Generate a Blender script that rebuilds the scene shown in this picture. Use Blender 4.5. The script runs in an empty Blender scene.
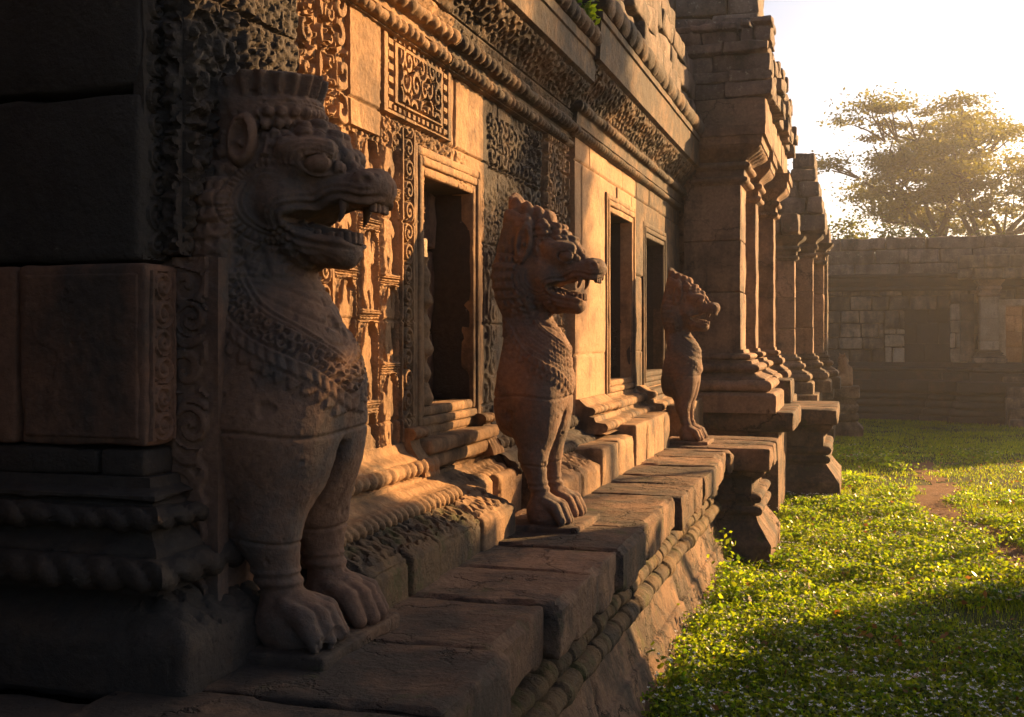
import bpy, math, random
import numpy as np
from mathutils import Vector
R = math.radians
SC = bpy.context.scene
COL = SC.collection
random.seed(7)
RNG = np.random.default_rng(11)

# ------------------------------------------------------------------ camera, sky, sun, exposure
FPX, TH, ZC = 1100.0, math.atan(343 / 1100.0), 1.75
cam_d = bpy.data.cameras.new('camera')
cam = bpy.data.objects.new('camera', cam_d); COL.objects.link(cam)
cam.location = (0, 0, ZC); cam.rotation_euler = (R(90), 0, TH)
cam_d.sensor_width = 36.0; cam_d.lens = 36.0 * FPX / 1024.0
cam_d.shift_y = -20.5 / 1024.0; cam_d.clip_end = 2000; cam_d.clip_start = 0.05
SC.camera = cam

SUN_AZ, SUN_EL = R(38), R(16)          # azimuth from +y towards +x
w = bpy.data.worlds.new('World'); SC.world = w; w.use_nodes = True
nt = w.node_tree
sky = nt.nodes.new('ShaderNodeTexSky'); sky.sky_type = 'NISHITA'; sky.sun_disc = False
sky.sun_elevation = SUN_EL; sky.sun_rotation = SUN_AZ
sky.air_density = 0.6; sky.dust_density = 2.5; sky.ozone_density = 0.4
bg = nt.nodes['Background']; bg.inputs['Strength'].default_value = 0.05
nt.links.new(sky.outputs[0], bg.inputs['Color'])
sd = bpy.data.lights.new('sun', 'SUN'); sd.energy = 5.0; sd.angle = R(0.5); sd.color = (1.0, 0.57, 0.23)
sun = bpy.data.objects.new('sun', sd); COL.objects.link(sun)
SV = Vector((math.sin(SUN_AZ) * math.cos(SUN_EL), math.cos(SUN_AZ) * math.cos(SUN_EL), math.sin(SUN_EL)))
sun.rotation_euler = SV.to_track_quat('Z', 'Y').to_euler(); sun.location = (20, 35, 30)
SC.view_settings.view_transform = 'Standard'; SC.view_settings.look = 'None'
SC.view_settings.exposure = 1.88; SC.view_settings.gamma = 1.0
SC.render.engine = 'CYCLES'
SC.cycles.use_denoising = True
SC.cycles.max_bounces = 6; SC.cycles.volume_bounces = 0

# ------------------------------------------------------------------ small maths
def _hash(ix, iy, iz, seed):
    h = (ix.astype(np.uint32) * np.uint32(374761393)) ^ (iy.astype(np.uint32) * np.uint32(668265263)) ^ \
        (iz.astype(np.uint32) * np.uint32(2246822519)) ^ np.uint32((seed * 3266489917) & 0xffffffff)
    h = (h ^ (h >> np.uint32(13))) * np.uint32(1274126177)
    h = (h ^ (h >> np.uint32(15))) * np.uint32(2246822519)
    h = h ^ (h >> np.uint32(16))
    return h.astype(np.float64) / 4294967295.0

def vnoise(P, seed=0):
    """Value noise in [-1,1] at the rows of P (N,3)."""
    P = np.asarray(P, dtype=np.float64)
    I = np.floor(P).astype(np.int64); F = P - I
    F = F * F * F * (F * (F * 6 - 15) + 10)
    out = 0.0
    for dx in (0, 1):
        wx = F[:, 0] if dx else 1 - F[:, 0]
        for dy in (0, 1):
            wy = F[:, 1] if dy else 1 - F[:, 1]
            for dz in (0, 1):
                wz = F[:, 2] if dz else 1 - F[:, 2]
                out = out + wx * wy * wz * _hash(I[:, 0] + dx, I[:, 1] + dy, I[:, 2] + dz, seed)
    return out * 2 - 1

def fbm(P, scale, octs=4, seed=0):
    P = np.asarray(P, dtype=np.float64) * scale
    a, o = 1.0, 0.0
    for k in range(octs):
        o = o + a * vnoise(P + 17.3 * k, seed + k * 13); P = P * 2.03; a *= 0.5
    return o / 1.8

def n2(u, v, scale, octs=3, seed=0):
    s = np.shape(u)
    P = np.stack([np.ravel(u), np.ravel(v), np.full(np.size(u), 0.37)], 1)
    return fbm(P, scale, octs, seed).reshape(s)

def sstep(a, b, x):
    t = np.clip((x - a) / (b - a), 0, 1); return t * t * (3 - 2 * t)

def rnd(*key):
    return float(_hash(np.array([int(key[0])]), np.array([int(key[1]) if len(key) > 1 else 0]),
                       np.array([int(key[2]) if len(key) > 2 else 0]), 5)[0])

# ------------------------------------------------------------------ mesh helpers
def wloc(o):
    v = np.zeros(3)
    while o is not None:
        v += np.array(o.location); o = o.parent
    return v

def mk(name, V, F, mat, parent=None, smooth=38, loc=None, tone=None):
    """One mesh object from world-space vertices V and a list of face index arrays (quads, tris ...)."""
    V = np.asarray(V, dtype=np.float64).reshape(-1, 3)
    me = bpy.data.meshes.new(name)
    base = wloc(parent) if parent is not None else np.zeros(3)
    if parent is None:
        if loc is None:
            loc = np.array([(V[:, 0].min() + V[:, 0].max()) / 2, (V[:, 1].min() + V[:, 1].max()) / 2, V[:, 2].min()])
        base = np.array(loc, dtype=float)
    me.vertices.add(len(V)); me.vertices.foreach_set('co', (V - base).astype(np.float32).ravel())
    if not isinstance(F, (list, tuple)): F = [F]
    F = [np.asarray(f) for f in F if len(f)]
    if F:
        nl = sum(f.size for f in F); npoly = sum(len(f) for f in F)
        me.loops.add(nl); me.loops.foreach_set('vertex_index', np.concatenate([f.ravel() for f in F]).astype(np.int32))
        st = []; cur = 0
        for f in F:
            st.append(np.arange(len(f)) * f.shape[1] + cur); cur += f.size
        me.polygons.add(npoly); me.polygons.foreach_set('loop_start', np.concatenate(st).astype(np.int32))
    me.update(calc_edges=True); me.validate()
    if smooth:
        me.polygons.foreach_set('use_smooth', np.ones(len(me.polygons), dtype=bool))
        if smooth < 180: me.set_sharp_from_angle(angle=R(smooth))
    if tone is not None:
        at = me.attributes.new('tone', 'FLOAT', 'POINT'); at.data.foreach_set('value', np.asarray(tone, dtype=np.float32))
    for m in (mat if isinstance(mat, (list, tuple)) else [mat]): me.materials.append(m)
    o = bpy.data.objects.new(name, me); COL.objects.link(o)
    if parent is not None: o.parent = parent
    else: o.location = base
    return o

def thing(name, label, cat, loc, group=None):
    o = bpy.data.objects.new(name, None); COL.objects.link(o)
    o.location = loc; o.empty_display_size = 0.2
    o['label'] = label; o['category'] = cat
    if group: o['group'] = group
    return o

def tag(o, label=None, cat=None, group=None, kind=None):
    if label: o['label'] = label
    if cat: o['category'] = cat
    if group: o['group'] = group
    if kind: o['kind'] = kind
    return o

def join(parts):
    """Join (V, quads) pairs."""
    Vs, Fs, n = [], [], 0
    for V, F in parts:
        Vs.append(V); Fs.append(np.asarray(F) + n); n += len(V)
    return np.concatenate(Vs), np.concatenate(Fs)

def rbox(c, s, res=0.06, r=0.015, amp=0.004, nscale=9.0, seed=0, deform=None, chip=0.0):
    """Worn rounded stone block centred at c with size s."""
    s = np.array(s, float); c = np.array(c, float); r = min(r, 0.45 * s.min())
    Vs, Fs, n = [], [], 0
    def axis(L):
        k = max(1, int(round((L - 2 * r) / res)))
        mid = np.linspace(-L / 2 + r, L / 2 - r, k + 1)
        return np.concatenate([[-L / 2, -L / 2 + r * 0.35], mid, [L / 2 - r * 0.35, L / 2]])
    ax = [axis(L) for L in s]
    for d in range(3):
        a, b = (d + 1) % 3, (d + 2) % 3
        for sg in (-1, 1):
            A, B = np.meshgrid(ax[a], ax[b], indexing='ij')
            V = np.zeros((A.size, 3)); V[:, a] = A.ravel(); V[:, b] = B.ravel(); V[:, d] = sg * s[d] / 2
            na, nb = A.shape
            idx = np.arange(na * nb).reshape(na, nb)
            q = np.stack([idx[:-1, :-1], idx[1:, :-1], idx[1:, 1:], idx[:-1, 1:]], -1).reshape(-1, 4)
            if sg < 0: q = q[:, ::-1]
            Vs.append(V); Fs.append(q + n); n += len(V)
    V = np.concatenate(Vs); F = np.concatenate(Fs)
    key = np.round(V * 1e5).astype(np.int64)
    _, first, inv = np.unique(key, axis=0, return_index=True, return_inverse=True)
    V = V[first]; F = inv.ravel()[F]
    inner = np.clip(V, -s / 2 + r, s / 2 - r)
    D = V - inner; L = np.linalg.norm(D, axis=1); L[L == 0] = 1
    N = D / L[:, None]
    V = inner + N * r
    W = V + c
    if amp:
        nz = fbm(W + seed * 3.1, nscale, 3, seed)
        V = V + N * (nz * amp)[:, None]
    if chip:
        e = np.sum(np.abs(V) > (s / 2 - 1.6 * r), axis=1) >= 2
        cz = np.clip(fbm(W + seed * 1.7, 5.0, 3, seed + 9) + 0.15, 0, 1)
        V = V - N * (e * cz * chip)[:, None]
    V = V + c
    if deform is not None: V = deform(V)
    return V, F

def masonry(x0, x1, y0, y1, z0, z1, ch, bl, axis=0, seed=0, res=0.12, r=0.012, amp=0.006, jit=0.012, chip=0.0, skip=None, gap=0.004):
    """Courses of separate worn blocks filling a box; axis is the horizontal direction the blocks run along."""
    out = []; z = z0; k = 0
    lo, hi = (x0, x1) if axis == 0 else (y0, y1)
    while z < z1 - 0.02:
        h = min(ch * (0.85 + 0.3 * rnd(seed, k)), z1 - z)
        if z1 - z - h < ch * 0.4: h = z1 - z
        p = lo - bl * rnd(seed, k, 3) * 0.8; j = 0
        while p < hi - 0.02:
            L = bl * (0.7 + 0.7 * rnd(seed + 1, k, j))
            a, b = max(p, lo), min(p + L, hi)
            if hi - b < bl * 0.25: b = hi
            if b - a > 0.03 and not (skip and skip((a + b) / 2, z + h / 2)):
                dj = (rnd(seed + 2, k, j) - 0.5) * 2 * jit
                if axis == 0:
                    cc = ((a + b) / 2, (y0 + y1) / 2 + dj, z + h / 2); ss = (b - a - gap, y1 - y0, h - gap)
                else:
                    cc = ((x0 + x1) / 2 + dj, (a + b) / 2, z + h / 2); ss = (x1 - x0, b - a - gap, h - gap)
                out.append(rbox(cc, ss, res, r, amp, 6.0, seed * 31 + k * 7 + j, chip=chip))
            p = b if b == hi else p + L
            j += 1
        z += h; k += 1
    return join(out)

def panel(O, U, Vd, N, wd, ht, res, hf, holes=(), back=0.08, flip=False, tonef=None):
    """Height-field slab: O + u*U + v*V + hf(u,v)*N, with skirts going back."""
    O, U, Vd, N = [np.array(q, float) for q in (O, U, Vd, N)]
    nu, nv = max(2, int(wd / res) + 1), max(2, int(ht / res) + 1)
    uu = np.linspace(0, wd, nu); vv = np.linspace(0, ht, nv)
    u, v = np.meshgrid(uu, vv, indexing='ij')
    h = hf(u, v)
    P = O + u[..., None] * U + v[..., None] * Vd + h[..., None] * N
    V = P.reshape(-1, 3)
    idx = np.arange(nu * nv).reshape(nu, nv)
    uc = (u[:-1, :-1] + u[1:, 1:]) / 2; vc = (v[:-1, :-1] + v[1:, 1:]) / 2
    M = np.ones_like(uc, bool)
    for (a, b, c, d) in holes: M &= ~((uc > a) & (uc < b) & (vc > c) & (vc < d))
    q = np.stack([idx[:-1, :-1], idx[1:, :-1], idx[1:, 1:], idx[:-1, 1:]], -1)
    F = q[M]
    Bk = (O + u[..., None] * U + v[..., None] * Vd - back * N).reshape(-1, 3)
    nvt = len(V); sk = []
    Mp = np.pad(M, 1)
    c = Mp[1:-1, 1:-1]
    for (nb, e0, e1) in ((Mp[:-2, 1:-1], 3, 0), (Mp[2:, 1:-1], 1, 2), (Mp[1:-1, :-2], 0, 1), (Mp[1:-1, 2:], 2, 3)):
        B = c & ~nb
        a, b = q[..., e0][B], q[..., e1][B]
        sk.append(np.stack([b, a, a + nvt, b + nvt], -1))
    F = np.concatenate([F] + sk)
    V = np.concatenate([V, Bk])
    used = np.zeros(len(V), bool); used[F.ravel()] = True
    mp = np.cumsum(used) - 1
    F = mp[F]
    if np.dot(np.cross(U, Vd), N) < 0: F = F[:, ::-1]
    t = None
    if tonef is not None:
        t0 = tonef(u, v).ravel(); t = np.concatenate([t0, t0])[used]
    return V[used], F, t

def half_round(o, z0, z1, b, n=8):
    return [(o + b * math.sin(math.pi * i / n), z0 + (z1 - z0) * (1 - math.cos(math.pi * i / n)) / 2) for i in range(n + 1)]

def cyma(o0, z0, o1, z1, n=8):
    return [(o0 + (o1 - o0) * (t * t * (3 - 2 * t)), z0 + (z1 - z0) * t) for t in [i / n for i in range(n + 1)]]

def moulding(path, prof, ru=0.05, rv=0.02, disp=None, amp=0.005, seed=0, back=0.12, nscale=8.0, caps=True):
    """Sweep prof [(offset, z)] along a plan path with mitred corners; outward is to the right of travel."""
    path = [np.array(p, float) for p in path]; prof = np.array(prof, float)
    # resample profile
    Q = [prof[0]]
    for a, b in zip(prof[:-1], prof[1:]):
        L = np.linalg.norm(b - a)
        if L < 1e-6: continue
        k = max(1, int(round(L / rv)))
        for i in range(1, k + 1): Q.append(a + (b - a) * i / k)
    Q = np.array(Q); m = len(Q)
    T = np.gradient(Q, axis=0); T /= np.maximum(1e-9, np.linalg.norm(T, axis=1))[:, None]
    PN = np.stack([T[:, 1], -T[:, 0]], 1)      # outward for a profile that rises in z
    slen = np.concatenate([[0], np.cumsum(np.linalg.norm(np.diff(Q, axis=0), axis=1))])
    ns = []
    for a, b in zip(path[:-1], path[1:]):
        d = (b - a) / np.linalg.norm(b - a); ns.append(np.array([d[1], -d[0]]))
    mit = [ns[0]] + [(p + q) / (1 + np.dot(p, q)) for p, q in zip(ns[:-1], ns[1:])] + [ns[-1]]
    rows, U0 = [], 0.0
    cols = []
    for i, (a, b) in enumerate(zip(path[:-1], path[1:])):
        L = np.linalg.norm(b - a); k = max(1, int(round(L / ru)))
        for j in range(0 if i == 0 else 1, k + 1):
            t = j / k
            P = a + (b - a) * t; M = mit[i] + (mit[i + 1] - mit[i]) * t
            cols.append((P, M, ns[i], U0 + L * t))
        U0 += L
    nu = len(cols)
    P = np.array([c[0] for c in cols]); M = np.array([c[1] for c in cols]); uu = np.array([c[3] for c in cols])
    V = np.zeros((nu, m, 3))
    off = np.repeat(Q[None, :, 0], nu, 0); zz = np.repeat(Q[None, :, 1], nu, 0)
    dd = np.zeros((nu, m))
    if disp is not None: dd = dd + disp(np.repeat(uu[:, None], m, 1), np.repeat(slen[None], nu, 0), off, zz)
    V[..., :2] = P[:, None, :] + M[:, None, :] * off[..., None]; V[..., 2] = zz
    if amp: dd = dd + amp * fbm(V.reshape(-1, 3) + seed, nscale, 3, seed).reshape(nu, m)
    o2 = off + dd * PN[None, :, 0]
    V[..., :2] = P[:, None, :] + M[:, None, :] * o2[..., None]; V[..., 2] = zz + dd * PN[None, :, 1]
    Vf = V.reshape(-1, 3); idx = np.arange(nu * m).reshape(nu, m)
    F = [np.stack([idx[:-1, :-1], idx[1:, :-1], idx[1:, 1:], idx[:-1, 1:]], -1).reshape(-1, 4)]
    bo = -back
    B = np.zeros((nu, 2, 3)); B[:, :, :2] = (P + M * bo)[:, None, :]; B[:, 0, 2] = Q[0, 1]; B[:, 1, 2] = Q[-1, 1]
    bi = len(Vf) + np.arange(nu * 2).reshape(nu, 2)
    Vf = np.concatenate([Vf, B.reshape(-1, 3)])
    F.append(np.stack([bi[:-1, 0], bi[1:, 0], idx[1:, 0], idx[:-1, 0]], -1))       # underside
    F.append(np.stack([idx[:-1, -1], idx[1:, -1], bi[1:, 1], bi[:-1, 1]], -1))     # top
    if caps:
        F = [np.concatenate(F)]
        F.append(np.concatenate([[bi[0, 0]], idx[0], [bi[0, 1]]])[None])
        F.append(np.concatenate([[bi[-1, 1]], idx[-1][::-1], [bi[-1, 0]]])[None])
        return Vf, F
    return Vf, [np.concatenate(F)]

def tubes(chains, n=7):
    """Tapered tubes along [(point, radius), ...] chains, joined."""
    parts = []
    for ch in chains:
        P = np.array([c[0] for c in ch], float); r = np.array([c[1] for c in ch])
        T = np.gradient(P, axis=0); T /= np.maximum(1e-9, np.linalg.norm(T, axis=1))[:, None]
        up = np.array([0.31, 0.17, 0.93]); A = np.cross(T, up); A /= np.linalg.norm(A, axis=1)[:, None]
        B = np.cross(T, A)
        an = np.linspace(0, 2 * np.pi, n, endpoint=False)
        V = P[:, None] + r[:, None, None] * (A[:, None] * np.cos(an)[None, :, None] + B[:, None] * np.sin(an)[None, :, None])
        i = np.arange(len(P) * n).reshape(len(P), n); j = np.roll(i, -1, 1)
        F = np.stack([i[:-1], i[1:], j[1:], j[:-1]], -1).reshape(-1, 4)
        parts.append((V.reshape(-1, 3), F))
    return join(parts)

# ------------------------------------------------------------------ materials
def new_mat(name):
    m = bpy.data.materials.new(name); m.use_nodes = True
    t = m.node_tree; t.nodes.clear()
    o = t.nodes.new('ShaderNodeOutputMaterial')
    return m, t, o

def nd(t, typ, **kw):
    n = t.nodes.new(typ)
    for k, v in kw.items():
        if k == 'inp':
            for a, b in v.items(): n.inputs[a].default_value = b
        else: setattr(n, k, v)
    return n

def ramp(t, src, stops):
    r = t.nodes.new('ShaderNodeValToRGB'); e = r.color_ramp.elements
    while len(e) < len(stops): e.new(0.5)
    for q, (p, c) in zip(e, stops):
        q.position = p; q.color = (c, c, c, 1) if isinstance(c, (int, float)) else (*c, 1)
    t.links.new(src, r.inputs[0]); return r.outputs['Color']

def mix(t, fac, a, b, typ='MIX'):
    n = t.nodes.new('ShaderNodeMix'); n.data_type = 'RGBA'; n.blend_type = typ
    for sock, v in ((n.inputs['Factor'], fac), (n.inputs['A'], a), (n.inputs['B'], b)):
        if isinstance(v, (int, float)): sock.default_value = v
        elif isinstance(v, tuple): sock.default_value = (*v, 1)
        else: t.links.new(v, sock)
    return n.outputs['Result']

def math_n(t, op, a, b=0.0, clamp=False):
    n = t.nodes.new('ShaderNodeMath'); n.operation = op; n.use_clamp = clamp
    for i, v in enumerate((a, b)):
        if isinstance(v, (int, float)): n.inputs[i].default_value = v
        else: t.links.new(v, n.inputs[i])
    return n.outputs[0]

def stone(name, light, dark, stain=0.5, lichen=0.3, bump=0.5, moss=0.0, island=0.0, rough=0.88, stain_col=(0.028, 0.024, 0.02), streak=True, fine=1.0, crack=0.0):
    m, t, o = new_mat(name); L = t.links
    g = nd(t, 'ShaderNodeNewGeometry'); pos = g.outputs['Position']
    def noise(sc, det=6, rg=0.6, vec=None):
        n = nd(t, 'ShaderNodeTexNoise', inp={'Scale': sc, 'Detail': det, 'Roughness': rg}); L.new(vec if vec is not None else pos, n.inputs['Vector']); return n.outputs['Fac']
    a = noise(1.9, 8, 0.62)
    col = ramp(t, a, [(0.30, dark), (0.66, light)])
    b = noise(34 * fine, 6, 0.7)
    col = mix(t, 1.0, col, ramp(t, b, [(0.25, 0.62), (0.7, 1.12)]), 'MULTIPLY')
    if island:
        hs = nd(t, 'ShaderNodeHueSaturation'); L.new(col, hs.inputs['Color'])
        L.new(math_n(t, 'ADD', math_n(t, 'MULTIPLY', g.outputs['Random Per Island'], island), 1.0 - island * 0.5), hs.inputs['Value'])
        col = hs.outputs[0]
    at = nd(t, 'ShaderNodeAttribute', attribute_name='tone')
    hs = nd(t, 'ShaderNodeHueSaturation'); L.new(col, hs.inputs['Color'])
    L.new(math_n(t, 'ADD', math_n(t, 'MULTIPLY', at.outputs['Fac'], 0.45), 1.0), hs.inputs['Value']); col = hs.outputs[0]
    s = noise(2.7, 10, 0.68)
    if streak:
        mp = nd(t, 'ShaderNodeMapping', inp={'Scale': (5.0, 5.0, 0.7)}); L.new(pos, mp.inputs['Vector'])
        s2 = noise(1.0, 8, 0.6, mp.outputs[0]); s = math_n(t, 'ADD', math_n(t, 'MULTIPLY', s, 0.55), math_n(t, 'MULTIPLY', s2, 0.45))
    mid = 0.66 - 0.28 * stain
    sm = ramp(t, s, [(mid - 0.07, 0.0), (mid + 0.07, 1.0)])
    neg = math_n(t, 'MULTIPLY', at.outputs['Fac'], -1.0, True)
    sm = math_n(t, 'MULTIPLY', sm, 0.86, True)
    col = mix(t, sm, col, mix(t, b, stain_col, tuple(min(1, c * 2.4) for c in stain_col)))
    if lichen:
        l1 = noise(17, 8, 0.72); l2 = noise(2.1, 4, 0.5)
        lm = math_n(t, 'MULTIPLY', ramp(t, l1, [(0.70 - 0.1 * lichen, 0.0), (0.75 - 0.1 * lichen, 1.0)]), ramp(t, l2, [(0.42, 0.0), (0.6, 1.0)]))
        col = mix(t, math_n(t, 'MULTIPLY', lm, 0.8), col, (0.33, 0.31, 0.25))
    if moss:
        mn = noise(7, 8, 0.7)
        mm = math_n(t, 'MULTIPLY', ramp(t, mn, [(0.60 - 0.2 * moss, 0.0), (0.72 - 0.2 * moss, 1.0)]), 0.75)
        col = mix(t, mm, col, (0.07, 0.075, 0.025))
    v = nd(t, 'ShaderNodeTexVoronoi', inp={'Scale': 42.0 * fine}); L.new(pos, v.inputs['Vector'])
    pit = ramp(t, v.outputs['Distance'], [(0.0, 0.0), (0.22, 1.0)])
    pm = ramp(t, noise(9, 3), [(0.5, 0.0), (0.62, 1.0)])
    h = math_n(t, 'ADD', math_n(t, 'MULTIPLY', noise(55 * fine, 8, 0.72), 1.0), math_n(t, 'MULTIPLY', math_n(t, 'MULTIPLY', pit, pm), 0.35))
    h = math_n(t, 'ADD', h, math_n(t, 'MULTIPLY', noise(11, 6, 0.65), 0.8))
    if crack:
        cn = nd(t, 'ShaderNodeTexNoise', inp={'Scale': 3.0, 'Detail': 6, 'Roughness': 0.65}); L.new(pos, cn.inputs['Vector'])
        vm = nd(t, 'ShaderNodeVectorMath', operation='MULTIPLY_ADD'); L.new(cn.outputs['Color'], vm.inputs[0]); vm.inputs[1].default_value = (0.5, 0.5, 0.5); L.new(pos, vm.inputs[2])
        cv = nd(t, 'ShaderNodeTexVoronoi', feature='DISTANCE_TO_EDGE', inp={'Scale': 1.9}); L.new(vm.outputs[0], cv.inputs['Vector'])
        cm = math_n(t, 'MULTIPLY', ramp(t, cv.outputs['Distance'], [(0.0, 1.0), (0.012, 0.6), (0.022, 0.0)]), ramp(t, noise(1.3, 3), [(0.46, 0.0), (0.56, 1.0)]))
        col = mix(t, math_n(t, 'MULTIPLY', cm, 0.8 * crack), col, (0.02, 0.016, 0.012))
        h = math_n(t, 'SUBTRACT', h, math_n(t, 'MULTIPLY', cm, 1.5 * crack))
    bp = nd(t, 'ShaderNodeBump', inp={'Strength': bump, 'Distance': 0.02}); L.new(h, bp.inputs['Height'])
    p = nd(t, 'ShaderNodeBsdfPrincipled', inp={'Roughness': rough, 'Specular IOR Level': 0.25})
    L.new(col, p.inputs['Base Color']); L.new(bp.outputs[0], p.inputs['Normal']); L.new(p.outputs[0], o.inputs[0])
    return m

M_WALL = stone('carved_sandstone', (0.42, 0.25, 0.125), (0.21, 0.125, 0.065), stain=0.46, lichen=0.2, bump=0.45)
M_LION = stone('lion_sandstone', (0.26, 0.145, 0.088), (0.115, 0.07, 0.05), stain=0.5, lichen=0.1, bump=0.42, stain_col=(0.05, 0.042, 0.036), streak=False, fine=1.3)
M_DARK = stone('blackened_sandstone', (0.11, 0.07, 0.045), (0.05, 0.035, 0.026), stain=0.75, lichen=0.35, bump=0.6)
M_PIER = stone('pier_sandstone', (0.27, 0.135, 0.08), (0.16, 0.085, 0.052), stain=0.42, lichen=0.1, bump=0.4)
M_LEDGE = stone('ledge_sandstone', (0.25, 0.148, 0.088), (0.125, 0.078, 0.05), stain=0.55, lichen=0.35, bump=0.75, moss=0.14, streak=False, island=0.5, crack=1.0)
M_BASE = stone('mossy_base_stone', (0.21, 0.13, 0.065), (0.08, 0.06, 0.035), stain=0.55, lichen=0.15, bump=0.8, moss=0.4, streak=False, island=0.3, crack=0.6)
M_PLAIN = stone('ashlar_sandstone', (0.45, 0.275, 0.145), (0.31, 0.18, 0.095), stain=0.26, lichen=0.1, bump=0.4)
M_PALE = stone('pale_wall_stone', (0.50, 0.38, 0.25), (0.30, 0.22, 0.14), stain=0.25, lichen=0.2, bump=0.6, island=0.4)
M_BLACK = stone('shade_black_stone', (0.045, 0.034, 0.027), (0.022, 0.018, 0.015), stain=0.8, lichen=0.25, bump=0.6)  # near-black in place of deep shade on upper pier and blocked door
M_CORN_SHADE = stone('cornice_shade_sandstone', (0.22, 0.135, 0.075), (0.09, 0.06, 0.04), stain=0.72, lichen=0.3, bump=0.55, streak=False)  # stained cornice stone; also darkens wall stretches to stand in for shade
M_PORCH = stone('porch_sandstone', (0.34, 0.21, 0.13), (0.19, 0.12, 0.08), stain=0.40, lichen=0.5, bump=0.65, island=0.45, crack=0.7)
M_ROOF = stone('weathered_roof_stone', (0.26, 0.19, 0.145), (0.12, 0.09, 0.075), stain=0.5, lichen=1.1, bump=0.7, island=0.35)
M_FAR = stone('far_wall_sandstone', (0.36, 0.25, 0.16), (0.07, 0.05, 0.035), stain=0.56, lichen=0.7, bump=0.8, island=1.0)

# ------------------------------------------------------------------ carved patterns (heights in metres)
def spirals(u, v, cell, seed, turns=2.6):
    gu, gv = np.floor(u / cell), np.floor(v / cell)
    best = np.full(u.shape, 9.0); H = np.zeros(u.shape)
    for du in (-1, 0, 1):
        for dv in (-1, 0, 1):
            cu, cv = (gu + du), (gv + dv)
            ju = _hash(cu.astype(np.int64), cv.astype(np.int64), np.zeros_like(cu, dtype=np.int64), seed)
            jv = _hash(cu.astype(np.int64), cv.astype(np.int64), np.ones_like(cu, dtype=np.int64), seed)
            x = u - (cu + 0.5 + (ju - 0.5) * 0.5) * cell; y = v - (cv + 0.5 + (jv - 0.5) * 0.5) * cell
            r = np.hypot(x, y) / cell; th = np.arctan2(y, x)
            sg = np.where(ju > 0.5, 1.0, -1.0)
            h = 0.5 + 0.5 * np.cos(2 * np.pi * r * turns + sg * th + jv * 6.28)
            nb = r < best; best = np.where(nb, r, best); H = np.where(nb, h, H)
    return sstep(0.3, 0.6, H)

def scroll_strip(u, v, wd):
    """A running vine scroll centred on u = 0 along v."""
    p = wd * 0.95
    k = np.floor(v / p); f = v / p - k - 0.5
    sg = np.where(np.mod(k, 2) > 0.5, 1.0, -1.0)
    x = u / wd; y = f
    r = np.hypot(x, y) * 2; th = np.arctan2(y, x * sg)
    s = 0.5 + 0.5 * np.cos(2 * np.pi * r * 1.6 - th)
    bead = 1 - sstep(0.12, 0.2, r)
    return np.maximum(sstep(0.35, 0.65, s) * (r < 1.05), bead)

def beads(u, wd, v, ht):
    x = (u / wd) - np.floor(u / wd) - 0.5
    return np.clip(1 - (x * 2.1) ** 2 - ((v / ht) * 2) ** 2, 0, 1) ** 0.5

def sd_cap(x, y, ax, ay, bx, by, r):
    px, py = x - ax, y - ay; dx, dy = bx - ax, by - ay
    t = np.clip((px * dx + py * dy) / (dx * dx + dy * dy + 1e-9), 0, 1)
    return np.hypot(px - t * dx, py - t * dy) - r

def figure(x, y, k):
    """Small standing / dancing figure, x in -.5...5, y in 0..1; signed distance."""
    q = lambda a: (rnd(k, a) - 0.5)
    lean = q(1) * 0.14
    d = np.hypot(x - lean, (y - 0.76) * 0.9) - 0.085
    d = np.minimum(d, sd_cap(x, y, lean, 0.84, lean * 1.2, 0.93, 0.035))
    d = np.minimum(d, sd_cap(x, y, lean, 0.62, lean * 0.3, 0.46, 0.10 + 0.03 * q(2)))
    d = np.minimum(d, sd_cap(x, y, lean * 0.3, 0.43, -lean, 0.36, 0.12))
    for s in (-1, 1):
        kx, ky = s * (0.16 + 0.12 * q(4 + s)), 0.24 + 0.06 * q(7 + s)
        d = np.minimum(d, sd_cap(x, y, s * 0.06, 0.36, kx, ky, 0.065))
        d = np.minimum(d, sd_cap(x, y, kx, ky, s * (0.1 + 0.2 * q(10 + s)), 0.05, 0.05))
        ex, ey = lean + s * (0.22 + 0.08 * q(13 + s)), 0.55 + 0.2 * q(16 + s)
        d = np.minimum(d, sd_cap(x, y, lean + s * 0.09, 0.65, ex, ey, 0.045))
        d = np.minimum(d, sd_cap(x, y, ex, ey, lean + s * (0.2 + 0.2 * q(19 + s)), 0.68 + 0.35 * q(22 + s), 0.04))
    return d

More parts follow.
